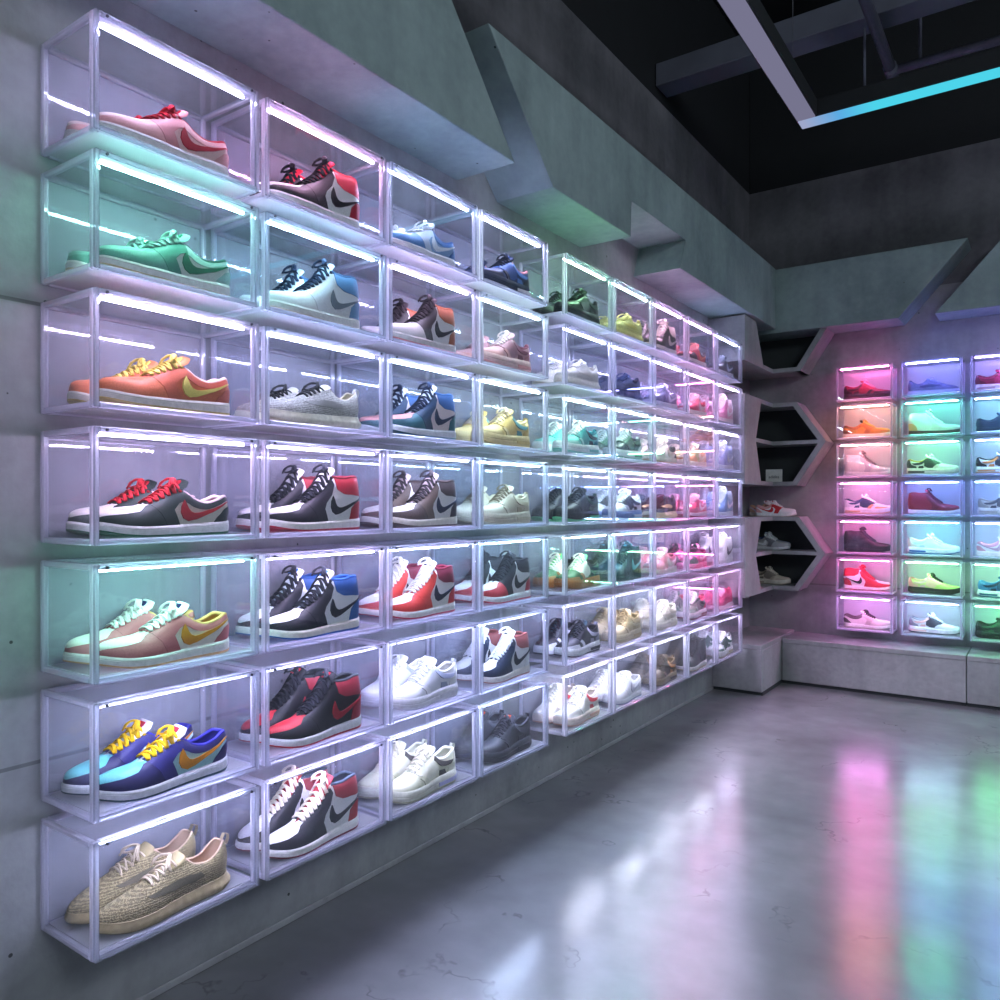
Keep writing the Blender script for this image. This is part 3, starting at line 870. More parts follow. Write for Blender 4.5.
SH = [
 # top row
 [('low', 'q=F0C8C4 m=E8A9A6 e=D98E90 h=DDA09E t=B0182C l=B81C30 b=F2D6D0 g=D98E90 i=B0182C s=F0ECE8', 'pink low-top sneaker with red tick'),
  ('high', 'q=F2F0EE m=1B1A20 e=1B1A20 b=EFE6E8 h=B81830 c=B81830 t=1B1A20 l=1B1A20 g=C02038 s=F2F0EE o=8E1C2A', 'red-collared high-top sneaker with black tick'),
  ('low', 'q=8FB0D8 m=5A86BE e=C7D6E8 h=3F6CA6 t=E6EEF6 l=E8EEF4 b=C8D8EA g=DCE6F0 i=2E548C s=EDEEF0', 'denim blue low-top sneaker with white tick'),
  ('chunky', 'q=2A3C66 m=1C2440 e=3A5C9C h=20283C c=18202E l=20283C x=5C86C8 g=16203A i=E08A90 s=26304A o=E6E6EA', 'navy chunky sneaker with blue side panels'),
  ('chunky', 'q=1E2A26 m=141A1A e=26362E h=101414 l=2A3A34 x=2E4A3C g=161E1C s=1C2422 o=141818', 'black-green chunky sneaker'),
  ('knit', 'q=E4D48C x=C8B468 l=D8C88A i=D8C68A s=DCCB86 o=B89C50 h=E4D48C', 'pale yellow knit runner'),
  ('high', 'q=4A4440 m=3A3432 e=2E2A2A h=6A5A50 c=C8B8B0 t=E8DAD6 l=D8CCC8 b=6A6058 s=E8E0DC o=4A3A34', 'brown camouflage high-top sneaker'),
  ('low', 'q=C84048 m=2A1A1E e=B83040 h=3A2024 t=E08A6A l=E0A0A0 b=D05050 s=E8DEDC o=501C20', 'red and black low-top sneaker'),
  ('low', 'q=39435E m=20263A e=2A3048 h=1C2030 t=B8C4DC l=A8B0C8 b=4A5470 s=D0D2DC o=30344A', 'slate navy low-top sneaker')],
 # second row
 [('low', 'q=CFE2D8 m=5FA090 e=3E8A78 h=9AC4B8 t=0E7A58 l=9CCABC b=7FB8A8 g=8FC0B2 i=0F5A48 s=EDEFEA o=D8C8A0', 'teal low-top sneaker with green tick'),
  ('high', 'q=EDEFF2 m=F0F0F0 e=E6E8EC h=6F98BE c=4E7AA8 t=7C8894 l=1F2C44 b=F0F0F0 g=C8D6E6 i=3A5C84 s=F0EEE8 o=E4D6C0', 'white high-top sneaker with blue collar'),
  ('high', 'q=EEEAEA m=D8D0D0 e=2A2228 h=B05A38 c=B05A38 t=241C28 l=2A2228 b=D8D2D0 g=3A3036 s=F0E6E4 o=E08A88', 'brown-collared high-top sneaker with pink sole'),
  ('chunky', 'q=D8A0A8 m=E2A6A4 e=B07888 h=C87C86 c=8C4858 l=F0DADC x=8A4A60 g=C890A0 s=EEC8C4 o=E09A98', 'rose burgundy chunky sneaker'),
  ('knit', 'q=E8E4DC x=CFC8BC l=E4E0DA i=D8D2C8 s=E8E2D6 o=D0C4B0', 'off-white knit runner'),
  ('knit', 'q=24345E x=18223E l=2E4070 i=1A2444 s=26345A o=1A2444', 'navy knit runner'),
  ('low', 'q=7A7498 m=4A4464 e=5A5478 h=8A84A8 t=D8D0E8 l=C8C0DC b=9A94B4 s=E0DCE8', 'grey violet low-top sneaker'),
  ('low', 'q=E8B0BC m=C8506A e=D8708A h=B83C58 t=F0E0E4 l=F0D8DE b=F0D0D6 s=EEE4E6', 'rose red low-top sneaker'),
  ('high', 'q=F0B8D0 m=E898BC e=E080B0 h=F0C8DC c=F4D4E4 t=FFF0F6 l=FBE6F0 s=F6E6EE', 'candy pink high-top sneaker')],
 # third row
 [('low', 'q=D9714C m=E07850 e=D2694A h=C65F48 t=E8D86C l=E9CE6A b=E58058 g=D98A60 i=E8B8A0 p=F0D8CC s=EFE8DC o=D8BE7C', 'coral orange low-top sneaker with yellow tick'),
  ('knit', 'q=C8C8C0 x=9A9A96 l=2A2A2C i=B0A890 s=DCD8C0 o=D0C8A4 h=D8D8D4', 'pale grey knit runner with dark laces'),
  ('high', 'q=F0DCDC m=2E6470 e=1F3A58 h=2E6A78 c=2C5C98 t=1E2C4C l=18233C b=E89A94 g=E8ECF0 s=EDEEF0 o=2E6470', 'teal high-top sneaker with pink toe'),
  ('chunky', 'q=F0D690 m=F0DCA0 e=E8C878 h=E0BE68 c=F4E0A8 l=F4E4B8 x=6AA8A8 g=EACB7C s=F0DAA0 o=E4C684', 'yellow chunky sneaker with teal panel'),
  ('chunky', 'q=6AC8BC m=A8DCD4 e=3A9C98 h=1E7884 l=F0F4F2 x=18242A g=D8F0EC s=EAF2F0 o=8ACCC0', 'aqua mint chunky sneaker'),
  ('chunky', 'q=2E3A36 m=1A2020 e=3E6A50 h=E0E4E0 c=20282A l=E6ECEA x=18201E s=E8ECEA o=5AA080', 'black and green chunky sneaker with white heel'),
  ('low', 'q=EDE4D8 m=E8DCCC e=F0E8E0 h=2A2426 t=D8C8B8 l=F4EEE6 s=F0E4D4 o=C8905C', 'cream low-top sneaker with black heel'),
  ('low', 'q=EED6B8 m=E09A6A e=B8C880 h=E0A880 t=F4E8D8 l=F4E8DC b=F0E0C8 s=F0E8DC', 'peach and lime low-top sneaker'),
  ('high', 'q=B8C0E4 m=8A94C8 e=98A2D4 h=A8B0DC t=E8ECF8 l=E0E4F4 s=E4E6F2', 'periwinkle high-top sneaker')],
 # middle row
 [('low', 'q=D8D4C8 m=20302E e=22322F h=1C2A2A t=A81C2C l=C02834 b=EEE6E4 g=26302E i=B02434 p=E0C8CC s=EDEDEC o=1C5A40', 'dark green low-top sneaker with red tick'),
  ('high', 'q=F0EEEE m=23232E e=23232E b=EEE8E8 h=B01E30 c=A81C30 t=20222C l=20222C g=EFEFEF i=701626 s=EEECE4 o=B02038', 'black-toe high-top sneaker with red heel'),
  ('high', 'q=EFEBE8 m=5A4A48 e=6A5850 b=EAE4E0 h=3A2E34 c=4A3C3C t=26304E l=3A3236 g=D8C0C4 s=EDE6D8 o=6A5A50', 'mocha brown high-top sneaker with navy tick'),
  ('chunky', 'q=D8CCB4 m=E0D4BE e=CCBEA4 h=D4C6AC l=8A7A64 x=C4B498 g=D8CCB6 s=DCD0BA o=CDBEA2', 'beige chunky sneaker'),
  ('chunky', 'q=1E222A m=14161C e=20242E h=2C4A3A c=14161C l=2A2E38 x=24402E s=1A1E24 o=6AC890', 'black chunky sneaker with green sole'),
  ('chunky', 'q=EAEAEE m=D0D2DC e=2A2C34 h=F0F0F2 l=F2F2F4 x=30343E g=E0E2EA s=7C8CC0 o=E8E8F0', 'white chunky sneaker with blue midsole'),
  ('knit', 'q=3A3A3C x=D8C890 l=2A2A2C i=2A2A2C s=E8DCA8 o=C8B468', 'charcoal knit runner with yellow sole'),
  ('low', 'q=D05078 m=A82850 e=C03864 h=E088A4 t=F4D8E2 l=F0C8D6 b=E8A8BE s=F0E0E8 o=B83860', 'crimson pink low-top sneaker'),
  ('high', 'q=9AB4D8 m=6A8CC0 e=7898C8 h=B8CCE4 t=EEF4FA l=E4ECF6 b=C8D8EC s=E4EAF4', 'sky blue high-top sneaker')],
 # fifth row
 [('low', 'q=E9E6DC m=C07074 e=B8646A h=BE6C70 t=D08A1E l=F0EEE8 b=ECE8DC g=F2F0EC a=2A2A60 i=D8A050 p=D8A868 s=EFEDE8 o=E0B080', 'pink and cream low-top sneaker with gold tick'),
  ('high', 'q=EDEFF2 m=20242E e=20242E b=EEF0F2 h=1F5FA0 c=1E4E8E t=1C2030 l=20242E g=E8EEF4 a=2070C0 s=EEEAE0 o=1F5AA0', 'royal blue high-top sneaker with black tick'),
  ('high', 'q=F2EEEC m=D8403A e=D8443C b=F4F0EE h=D0383C c=782038 t=262A44 l=F4EEEA g=F2ECEA s=F2EEE8 o=B82848', 'red and white high-top sneaker with dark tick'),
  ('high', 'q=EEECEC m=C8404A e=2A2830 b=F0ECEC h=B83A44 c=2A2630 t=28262E l=26242C g=2A2830 s=F0EEEC o=C84A54', 'red-toe high-top sneaker with black collar'),
  ('chunky', 'q=3E6A4A m=B08058 e=E4E8DC h=1E241E c=20281E l=EAEADE x=161A16 g=6ACA80 a=D02828 s=B0703C o=8A5630', 'multicolour chunky sneaker with tan sole'),
  ('high', 'q=28464A m=1A3034 e=20383C h=162A2E c=1E3236 t=7ACADC l=1C2E32 s=22383C o=18282C', 'dark teal high-top sneaker with aqua tick'),
  ('low', 'q=EFCCD4 m=E0A0B4 e=C8788C h=B86478 t=F4E8EA l=F4E0E6 s=EEDADE', 'blush pink low-top sneaker'),
  ('low', 'q=E070A8 m=3A5A50 e=D85898 h=C84888 t=F4D8E8 l=2A3A38 s=EE9AC4 o=D0609C', 'magenta low-top sneaker with dark laces'),
  ('high', 'q=F2F0F2 m=ECEAEE e=F0EEF0 h=F4F2F4 t=2A2A34 l=F6F4F6 s=F0EEF0', 'white high-top sneaker with black tick')],
 # sixth row
 [('low', 'q=A8D4DC m=26235A e=302C72 h=2A2660 t=D88A1A l=F0BE1C b=72CCD0 g=E8E4F0 a=C83048 i=3A36A0 s=EDEDF4 o=2C4A58', 'purple and aqua low-top sneaker with orange tick'),
  ('high', 'q=22242A m=1E2026 e=1C1E24 b=C02A38 h=9C2030 c=8E2634 t=A02030 l=1E2028 g=202228 a=D02038 i=2A3036 s=EDECEC o=B02434', 'black and red high-top sneaker with red toe'),
  ('chunky', 'q=ECECF2 m=F0F0F4 e=DADCE6 h=F2F2F4 l=F4F4F8 x=A8B0CC g=ECECF2 i=F4F2EC s=ECEAF0 o=DCDAE4', 'white chunky sneaker'),
  ('high', 'q=F0F0F2 m=26304A e=222C46 b=F2F0EE h=EDEFF2 c=8A4444 t=2A2C3C l=F0F0F2 g=EEF0F2 s=F0EAE4 o=B07868', 'navy high-top sneaker with brown-red collar'),
  ('chunky', 'q=2C2A36 m=E4E2EA e=201E28 h=9A96AA c=24222C l=24222C x=A8A4B8 g=2A4250 s=EDECEE o=34343C', 'black chunky sneaker with grey heel panels'),
  ('chunky', 'q=CDB890 m=D6C29C e=BCA478 h=C4AE84 l=A89068 x=B29A6E g=CDB890 s=D6C6A4 o=C0AA80', 'sand chunky sneaker'),
  ('chunky', 'q=EEE4D0 m=F0E8D8 e=E4D8C0 h=EAE0CC l=F4ECE0 x=DCCDB2 s=F0E8D8 o=E0D4BC', 'cream chunky sneaker'),
  ('chunky', 'q=4E7A62 m=8AB49A e=2E5444 h=C83C58 l=E8EEE8 x=24403A s=EDEBEA o=8A3A4A', 'green chunky sneaker with red heel'),
  ('knit', 'q=E0487C x=B02458 l=F4C0D4 i=C83468 s=F4D4E0 o=E898B8', 'hot pink knit runner')],
 # bottom row
 [('knit', 'q=A99872 x=6E6654 l=C8B49C i=C8A890 s=B09C74 o=8A7850 h=B8A688', 'tan knit runner with rope laces'),
  ('high', 'q=EDEBEA m=26262E e=26262E b=EFEDEC h=B0282E c=8E3038 t=22242C l=EFE2CE g=A83840 i=303846 p=3A4654 s=EFECE4 o=7E2838', 'black and white high-top sneaker with cream laces'),
  ('chunky', 'q=DCDCBC m=D2D2B2 e=E4E2C8 h=E6E6CE c=EEEED8 l=E8E0C8 x=4A4440 g=DCDCC0 s=D0D0BC o=A8A88C w=B4B4D8', 'pale olive chunky sneaker with lilac heel'),
  ('chunky', 'q=3A3A42 m=34343C e=2E2E36 h=3C3C44 l=2A2A32 x=464650 g=30303A a=C84A30 s=3E3E46 o=34343C', 'charcoal chunky sneaker'),
  ('chunky', 'q=EEECE6 m=F0EEE8 e=E6E4DC h=E4D8D0 l=F4F2EC x=D8404C g=EEECE4 s=EDDCD0 o=D8A894', 'ivory chunky sneaker with red patch'),
  ('low', 'q=F0F0F2 m=ECECF0 e=E2E4EA h=EEEEF2 t=C8CCD8 l=F6F6F8 s=E8E8EE o=5A6A94', 'white low-top sneaker with blue outsole'),
  ('chunky', 'q=5A4C40 m=6A5A48 e=3A322E h=7A6448 l=4A4038 x=B07A48 s=8A7A5C o=4A4034', 'brown chunky sneaker'),
  ('high', 'q=26262C m=1E1E24 e=202026 h=2A2A32 t=4A4A56 l=24242A s=E6E2DC o=C8A878', 'black high-top sneaker with pale sole'),
  ('chunky', 'q=E6EAE6 m=4E7A68 e=2A4A40 h=E0E8E4 l=EEF2F0 x=3E6A5A s=EAECEA o=C8C0A0', 'white and green chunky sneaker')]]

LED = 168.0
GB = 'acrylic display boxes on the long wall'
GS = 'sneakers in the long wall boxes'
for r in range(7):
    zz = Z0+DZ*(6-r)
    for c in range(9):
        y0, w = CY[c]
        kind, spec, desc = SH[r][c]
        where = '%s row, %s column of long wall' % (ROW[r], ORD[c])
        display_box((XB, y0, zz), 0, w, BD, BH, LT[r][c], LED,
                    '%s-lit clear display box, %s' % (LN[LT[r][c]].replace(' ', '-'), where), GB)
        yc = y0+w/2+random.uniform(-.006, .006)
        for which, x, fl in (('front', .1580, False), ('rear', .0580, True)):
            sneaker(kind, spec, '%s %s, %s' % (which, desc, where), (XB+x, yc-.005+(0 if which == 'front' else -.016+random.uniform(-.004, .004)), zz+.0129),
                    -PI/2+random.uniform(-.008, .008), fl, GS)

# ------------------------------------------------------------------ the end wall boxes
YB = 5.5
EX = [.607, .977, 1.340]
EZ0, EDZ, EH, EW, ED = .358, .241, .217, .325, .19
MAG = (1.0, .13, .50); ORG = (1.0, .33, .22); OPK = (1.0, .30, .32); RPK = (1.0, .22, .55); HPK = (1.0, .12, .45); LPK = (.95, .28, .85)
BVI = (.22, .25, 1.0); TEA = (.08, .95, .62); EGR = (.20, .95, .50); EBL = (.15, .28, 1.0); ECY = (.20, .90, .95); EGN = (.30, 1.0, .42); CLV = (.42, .70, .95)
VIO = (.40, .28, 1.0); CYB = (.25, .68, 1.0); BCY = (.30, .60, 1.0); EB2 = (.22, .45, 1.0); PCY = (.35, .65, 1.0); GR2 = (.32, 1.0, .50); GR3 = (.18, 1.0, .38)
ET = [[MAG, BVI, VIO], [ORG, TEA, CYB], [OPK, EGR, BCY], [RPK, EBL, EB2], [HPK, ECY, PCY], [MAG, EGN, GR2], [LPK, CLV, GR3]]
EN = {MAG: 'magenta', ORG: 'orange', OPK: 'salmon', RPK: 'rose', HPK: 'hot-pink', LPK: 'orchid', BVI: 'indigo', TEA: 'teal', EGR: 'green', EBL: 'royal-blue', ECY: 'cyan', EGN: 'lime-green', CLV: 'pale-blue',
      VIO: 'violet', CYB: 'sky-blue', BCY: 'azure', EB2: 'cobalt', PCY: 'pale-azure', GR2: 'mint-green', GR3: 'bright-green'}
ES = [
 [('chunky', 'q=7A2038 m=301420 e=9A2840 h=3A1824 c=8A2038 l=F0B0C0 x=401824 s=3A1C2C o=241018 w=5A2038', 'maroon chunky sneaker'),
  ('knit', 'q=7C84B0 x=4A5078 l=B0B6D8 i=3A4068 s=A8AED4 o=8890C0', 'grey blue knit runner'),
  ('chunky', 'q=A02050 m=8A1C44 e=B83060 h=70143A l=E0A0B8 x=8A1C44 s=F0E8EC o=C0A0B0', 'raspberry chunky sneaker')],
 [('low', 'q=D88A3A m=C87830 e=B0602A h=A05830 t=4A3020 l=E8B060 b=E8A850 g=3A2A20 n=1 s=F0E0D0 o=D8B890', 'orange low-top sneaker'),
  ('high', 'q=E6E0D0 m=D8D0BC e=DCD4C2 h=E0B070 c=E8E2D4 t=D0C8B4 l=F0EADC s=5A4A42 o=3A302C n=1', 'cream high-top sneaker with dark sole'),
  ('low', 'q=2C3A58 m=1E2840 e=22304C h=283450 t=5A7AA8 l=20283C s=24324C o=3C4C68 n=1', 'navy low-top sneaker')],
 [('high', 'q=C8C0C8 m=B8B0BC e=A8A0B0 h=D0C8D0 c=B8B0BC t=E8E0E8 l=6A5A68 s=D8D0D8 n=1', 'grey lilac high-top sneaker'),
  ('chunky', 'q=E0DEC8 m=D0CEB4 e=2C3428 h=3A4030 c=C0B040 l=E8E6D8 x=28302A s=D8D6BE o=B8B498 w=3A4030', 'ivory chunky sneaker with olive collar'),
  ('chunky', 'q=DCE2EA m=E4E8EE e=3A3A44 h=24262E l=2A2C34 x=D88A50 s=E8ECF0 o=D09A70', 'white chunky sneaker with orange panel')],
 [('chunky', 'q=E8E6EA m=E0A878 e=2C3A58 h=E4E6EC c=30405E l=F0F0F2 x=34486E s=E8E6EA o=D8B090', 'white chunky sneaker with navy panels'),
  ('high', 'q=8A2430 m=7A1E2C e=6A1A28 h=902834 c=8A2430 t=4A1420 l=5A2030 b=A03444 s=EDEBEA o=C8C8D0 n=1', 'dark red high-top sneaker'),
  ('chunky', 'q=C8C4B8 m=BAB6A8 e=5A5A5A h=A8A498 l=3A3C40 x=4A4C50 s=D8D4C8 o=B8B4A8', 'stone grey chunky sneaker')],
 [('high', 'q=242430 m=1E1E28 e=20202A h=282834 c=262632 t=2A2A38 l=3A3A48 s=22222C o=1A1A24 n=1', 'black high-top sneaker'),
  ('chunky', 'q=EEF2F2 m=F0F4F4 e=E4EAEA h=F0EAD8 l=F4F6F6 x=C8D4DC g=E0E8EA s=EEF2F2 o=3A6AA8', 'white chunky sneaker with blue outsole'),
  ('low', 'q=E8E4EC m=F0ECF0 e=DCD6E4 h=D89AA8 t=B898A8 l=F0EEF2 s=EFE6E4', 'white low-top sneaker with pink heel')],
 [('high', 'q=F0ECEE m=B8243A e=B02036 h=B8243A c=B8243A t=23202A l=A82034 b=EFE8EA g=B8243A s=F0ECEC o=A82840', 'red and white high-top sneaker'),
  ('chunky', 'q=C8D080 m=BCC874 e=E0B0A0 h=D8A898 l=30342A x=D8A8B0 s=2A2E26 o=22261E w=3A3E30', 'lime chunky sneaker with black sole'),
  ('chunky', 'q=3A6A9A m=2A5484 e=24456C h=4A86B8 l=E0EAF0 x=1E2E44 s=E6EEEE o=3A6A8A', 'blue chunky sneaker')],
 [('low', 'q=D8CCC8 m=C8BAB4 e=B4A49E h=5A4A50 t=A08C88 l=3A3038 b=E0D8D2 s=EFE8E4 o=D0B8B0 n=1', 'grey cream low-top sneaker'),
  ('chunky', 'q=DADAE0 m=D4D4DC e=3A3A44 h=8A8A98 l=ECECF0 x=E0B0A8 s=E6E6EA o=4A4A56 w=E8C0B8', 'white chunky sneaker with pink panels'),
  ('chunky', 'q=22302A m=1A2620 e=20342A h=1C2A22 l=283A30 x=2E4A3A s=1E2A24 o=141C18', 'black green chunky sneaker')]]
GE = 'acrylic display boxes on the end wall'
GT = 'sneakers in the end wall boxes'
for r in range(7):
    zz = EZ0+EDZ*(6-r)
    for c in range(3):
        kind, spec, desc = ES[r][c]
        where = '%s row, %s column of end wall' % (ROW[r], ORD[c])
        col = ET[r][c]
        # local x (depth) points to -Y, local y (width) points to +X
        display_box((EX[c], YB-.004, zz), -PI/2, EW, ED, EH, col, 165.0, '%s-lit clear display box, %s' % (EN[col], where), GE, frost=True)
        sneaker(kind, spec, '%s, %s' % (desc, where), (EX[c]+EW/2+random.uniform(-.004, .01), YB-.090, zz+.0129), random.uniform(-.03, .03), True, GT, .92)

# ------------------------------------------------------------------ the room
struct(obj('floor', box_mesh((0, -2.5, -.1), (6.0, YB, 0)), M['floor']))
struct(obj('wall_left', box_mesh((-.2, -2.5, -.1), (0, YB+.2, 2.6)), M['wall']))
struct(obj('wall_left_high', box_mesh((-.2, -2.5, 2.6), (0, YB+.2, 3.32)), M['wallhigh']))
struct(obj('wall_back', box_mesh((0, YB, -.1), (6.0, YB+.2, 2.5)), M['wall']))
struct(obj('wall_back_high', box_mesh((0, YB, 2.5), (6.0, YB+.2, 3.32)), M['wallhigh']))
struct(obj('wall_left_upper', box_mesh((-.2, -2.5, 3.32), (-.003, YB+.2, 4.3)), M['black']))
struct(obj('wall_back_upper', box_mesh((0, YB+.003, 3.32), (6.0, YB+.2, 4.3)), M['black']))
struct(obj('ceiling', box_mesh((-.2, -2.5, 4.3), (6.0, YB+.2, 4.4)), M['black']))
struct(obj('baseboard_left', box_mesh((0, -2.5, 0), (.006, 4.75, .018), .002, 1), M['shelf']))

# bulkheads over the boxes: profile in (along, z), swept out of the wall
def left_bulk(pts): return prism(pts, lambda p, d: (d, p[0], p[1]), 0.0, .25, .004)
def back_bulk(pts): return prism(pts, lambda p, d: (p[0], YB-d, p[1]), 0.0, .25, .004)
ZL, ZH = 2.30, 2.695
struct(obj('trim_1', left_bulk([(-2.4, ZL), (2.19, ZL), (1.825, ZH), (-2.4, ZH)]), M['bulk']))
struct(obj('trim_2', left_bulk([(2.435, ZL), (3.08, ZL), (3.08, 2.46), (3.70, 2.46), (3.625, ZL), (5.25, ZL), (5.25, ZH), (2.035, ZH)]), M['bulk']))
struct(obj('trim_3', back_bulk([(.0, 2.275), (.975, 2.275), (1.335, 2.69), (0, 2.69)]), M['bulk']))
struct(obj('trim_4', back_bulk([(1.165, 2.275), (5.9, 2.275), (5.9, 2.69), (1.53, 2.69)]), M['bulk']))

# benches along the end wall
def bench(name, lo, hi, label):
    t = thing(name, label, 'bench', ((lo[0]+hi[0])/2, (lo[1]+hi[1])/2, 0))
    o = Vector(t.location)
    L = lambda p: (p[0]-o.x, p[1]-o.y, p[2])
    obj('body', box_mesh(L((lo[0], lo[1], .022)), L((hi[0], hi[1], hi[2]-.03)), .003, 1), M['bench'], t)
    obj('seat_slab', box_mesh(L((lo[0], lo[1]-.004, hi[2]-.03)), L((hi[0], hi[1], hi[2])), .004, 2), M['bench'], t)
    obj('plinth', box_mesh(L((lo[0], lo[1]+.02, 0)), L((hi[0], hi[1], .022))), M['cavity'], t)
    return t
bench('concrete_bench', (.309, 5.18, 0), (1.331, YB-.001, .293), 'long grey concrete bench block under the end wall boxes')
bench('concrete_bench', (1.335, 5.18, 0), (5.9, YB-.001, .293), 'grey concrete bench block past the vertical joint, under green-lit boxes')
bench('corner_block', (.001, 4.76, 0), (.305, YB-.001, .305), 'grey concrete block in the corner below the hexagonal shelves')

# hexagonal shelves wrapping the corner
XS, YS = .225, 5.275
def wrap(sv, z, d):
    """sv along the unfolded front (<0 on the long wall, >0 on the end wall), d depth behind the front"""
    if sv >= 0: return (XS+sv, YS+d, z)
    return (XS-d, YS+sv, z)
DW = YB-YS-.001
def l_slab(bm, s0, s1, z0, z1, d0=.0015):
    """slab that follows the corner from s0 (<0) to s1 (>0)"""
    pts = [(XS-d0, YS+s0), (XS-d0, YS+d0), (XS+s1, YS+d0), (XS+s1, YB-.001), (.001, YB-.001), (.001, YS+s0)]
    a = [bm.verts.new((p[0], p[1], z0)) for p in pts]; b = [bm.verts.new((p[0], p[1], z1)) for p in pts]
    bm.faces.new(a); bm.faces.new(b[::-1])
    for i in range(6): bm.faces.new((a[i], b[i], b[(i+1) % 6], a[(i+1) % 6]))
def bar(bm, p, q, th, inward):
    """slanted wall plate on the end wall from p to q (s, z), th thick towards inward side"""
    p, q = Vector(p), Vector(q)
    t = (q-p).normalized(); n = Vector((-t.y, t.x))*inward*th
    # cut the ends level so that it meets the slabs
    c = [p, q, q+n, p+n]
    if abs(t.y) > 1e-4:
        c[2] = q+n-t*(((q+n).y-q.y)/t.y) ; c[3] = p+n-t*(((p+n).y-p.y)/t.y)
    a = [bm.verts.new(wrap(v.x, v.y, 0)) for v in c]; b = [bm.verts.new(wrap(v.x, v.y, DW)) for v in c]
    bm.faces.new(a); bm.faces.new(b[::-1])
    for i in range(4): bm.faces.new((a[i], b[i], b[(i+1) % 4], a[(i+1) % 4]))
def cheek(pts):
    return prism(pts, lambda p, d: (XS-d, YS+p[0], p[1]), 0.0, XS-.001, 0)
def hex_shelf(zt, zm, zb, label, s_top, s_mid, s_bot, l_top, l_mid, l_bot, top=True):
    t = thing('hexagonal_shelf', label, 'shelf', (0, 0, 0), 0, 'hexagonal corner shelves')
    th = .026
    bm = bmesh.new()
    if top: l_slab(bm, l_top, s_top, zt-th, zt)
    l_slab(bm, l_bot, s_bot, zb, zb+th)
    bar(bm, (s_top, zt), (s_mid, zm), .034, -1)
    bar(bm, (s_mid, zm), (s_bot, zb), .034, -1)
    obj('frame', bm_mesh(bm), M['shelf'], t)
    obj('cheek', cheek([(-.585, zb), (l_bot, zb), (l_mid, zm), (l_top, zt), (-.585, zt)]), M['shelf'], t)
    if top:
        bm = bmesh.new(); l_slab(bm, l_mid, s_mid-.036, zm-.012, zm+.012, .004)
        obj('shelf_board', bm_mesh(bm), M['shelf'], t)
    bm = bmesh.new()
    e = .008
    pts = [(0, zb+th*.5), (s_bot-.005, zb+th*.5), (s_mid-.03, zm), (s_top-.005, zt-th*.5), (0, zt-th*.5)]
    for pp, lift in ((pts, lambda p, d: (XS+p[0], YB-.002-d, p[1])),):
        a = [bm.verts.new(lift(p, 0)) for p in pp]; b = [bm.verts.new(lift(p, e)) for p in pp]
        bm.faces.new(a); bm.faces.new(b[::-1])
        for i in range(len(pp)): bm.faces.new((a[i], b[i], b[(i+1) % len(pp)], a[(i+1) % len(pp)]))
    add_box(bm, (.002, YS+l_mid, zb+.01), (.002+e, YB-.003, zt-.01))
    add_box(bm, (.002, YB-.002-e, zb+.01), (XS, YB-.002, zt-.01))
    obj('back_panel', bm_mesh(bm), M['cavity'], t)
    return t
hex_shelf(1.818, 1.555, 1.275, 'dark hexagonal corner shelf holding a white card', .150, .330, .150, -.25, -.37, -.25)
hex_shelf(1.072, .838, .592, 'lower hexagonal corner shelf holding pale sneakers on both levels', .165, .325, .160, -.25, -.37, -.25)
hex_shelf(2.29, 2.285, 2.018, 'upper half-hexagon niche tucked under the concrete bulkhead', .345, .343, .175, -.37, -.365, -.20, top=False)

# sneakers on the shelves
GH = 'sneakers on the corner shelves'
for kind, spec, lab, x, y, z, rz, fl in [
    ('low', 'q=E8E6EA m=E4E2E8 e=C83038 h=D8A0A0 t=C83038 l=F0EEF0 g=D0D4DC s=EDECEE o=D8C8C0', 'white and red low-top sneaker standing on the lower hexagonal shelf', .225, 5.34, 1.0725, .12, True),
    ('low', 'q=C8C8D0 m=D8D4D0 e=8A6A60 h=C09A80 t=A8302C l=F0EEF0 s=E6E0D4 o=C8B898', 'beige-heeled low-top sneaker behind the white and red one, lower hexagonal shelf top', .155, 5.43, 1.0725, .10, True),
    ('chunky', 'q=A8B0C8 m=8A98C0 e=D8DCE8 h=5A6A9C l=EDEFF4 x=4A5A90 s=E6E8F0 o=A0AACC', 'blue-grey chunky sneaker on the upper level of the lower hexagonal shelf', .165, 5.430, .8505, .05, True),
    ('low', 'q=B8B8BC m=A8A8B0 e=7A7A84 h=98989E t=E8E8EC l=E0E0E4 s=D8D8DE o=B8B8C0', 'grey low-top sneaker on the upper level of the lower hexagonal shelf', .185, 5.345, .8505, -.1, True),
    ('chunky', 'q=C8BCAC m=B8AC9C e=8A8078 h=A89C8C l=DCD4C8 x=70685E s=D8D0C4 o=A89C8C', 'grey-beige chunky sneaker on the bottom board of the lower hexagonal shelf', .185, 5.37, .6185, -.1, True)]:
    sneaker(kind, spec, lab, (x, y, z), rz, fl, GH, .86)

# white card with a dark logo standing in the upper hexagon
t = thing('sign_card', 'small white card with dark lettering standing in the hexagonal shelf', 'sign', (.205, 5.36, 1.3015), .05)
obj('card', box_mesh((-.05, -.006, 0), (.055, .006, .085), .001, 1), plain('white_card', (.75, .74, .72), .6, bscale=40), t)
cu = bpy.data.curves.new('lettering', 'FONT'); cu.body = 'adidas'; cu.size = .028; cu.extrude = .0006; cu.align_x = 'CENTER'
fo = bpy.data.objects.new('lettering_source', cu); COL.objects.link(fo)
bpy.context.view_layer.update()
me = bpy.data.meshes.new_from_object(fo.evaluated_get(bpy.context.evaluated_depsgraph_get()))
bpy.data.objects.remove(fo)
me.transform(Matrix.Translation((.0025, -.0066, .026)) @ Matrix.Rotation(PI/2, 4, 'X'))
obj('lettering', me, plain('black_print', (.02, .02, .022), .6), t)

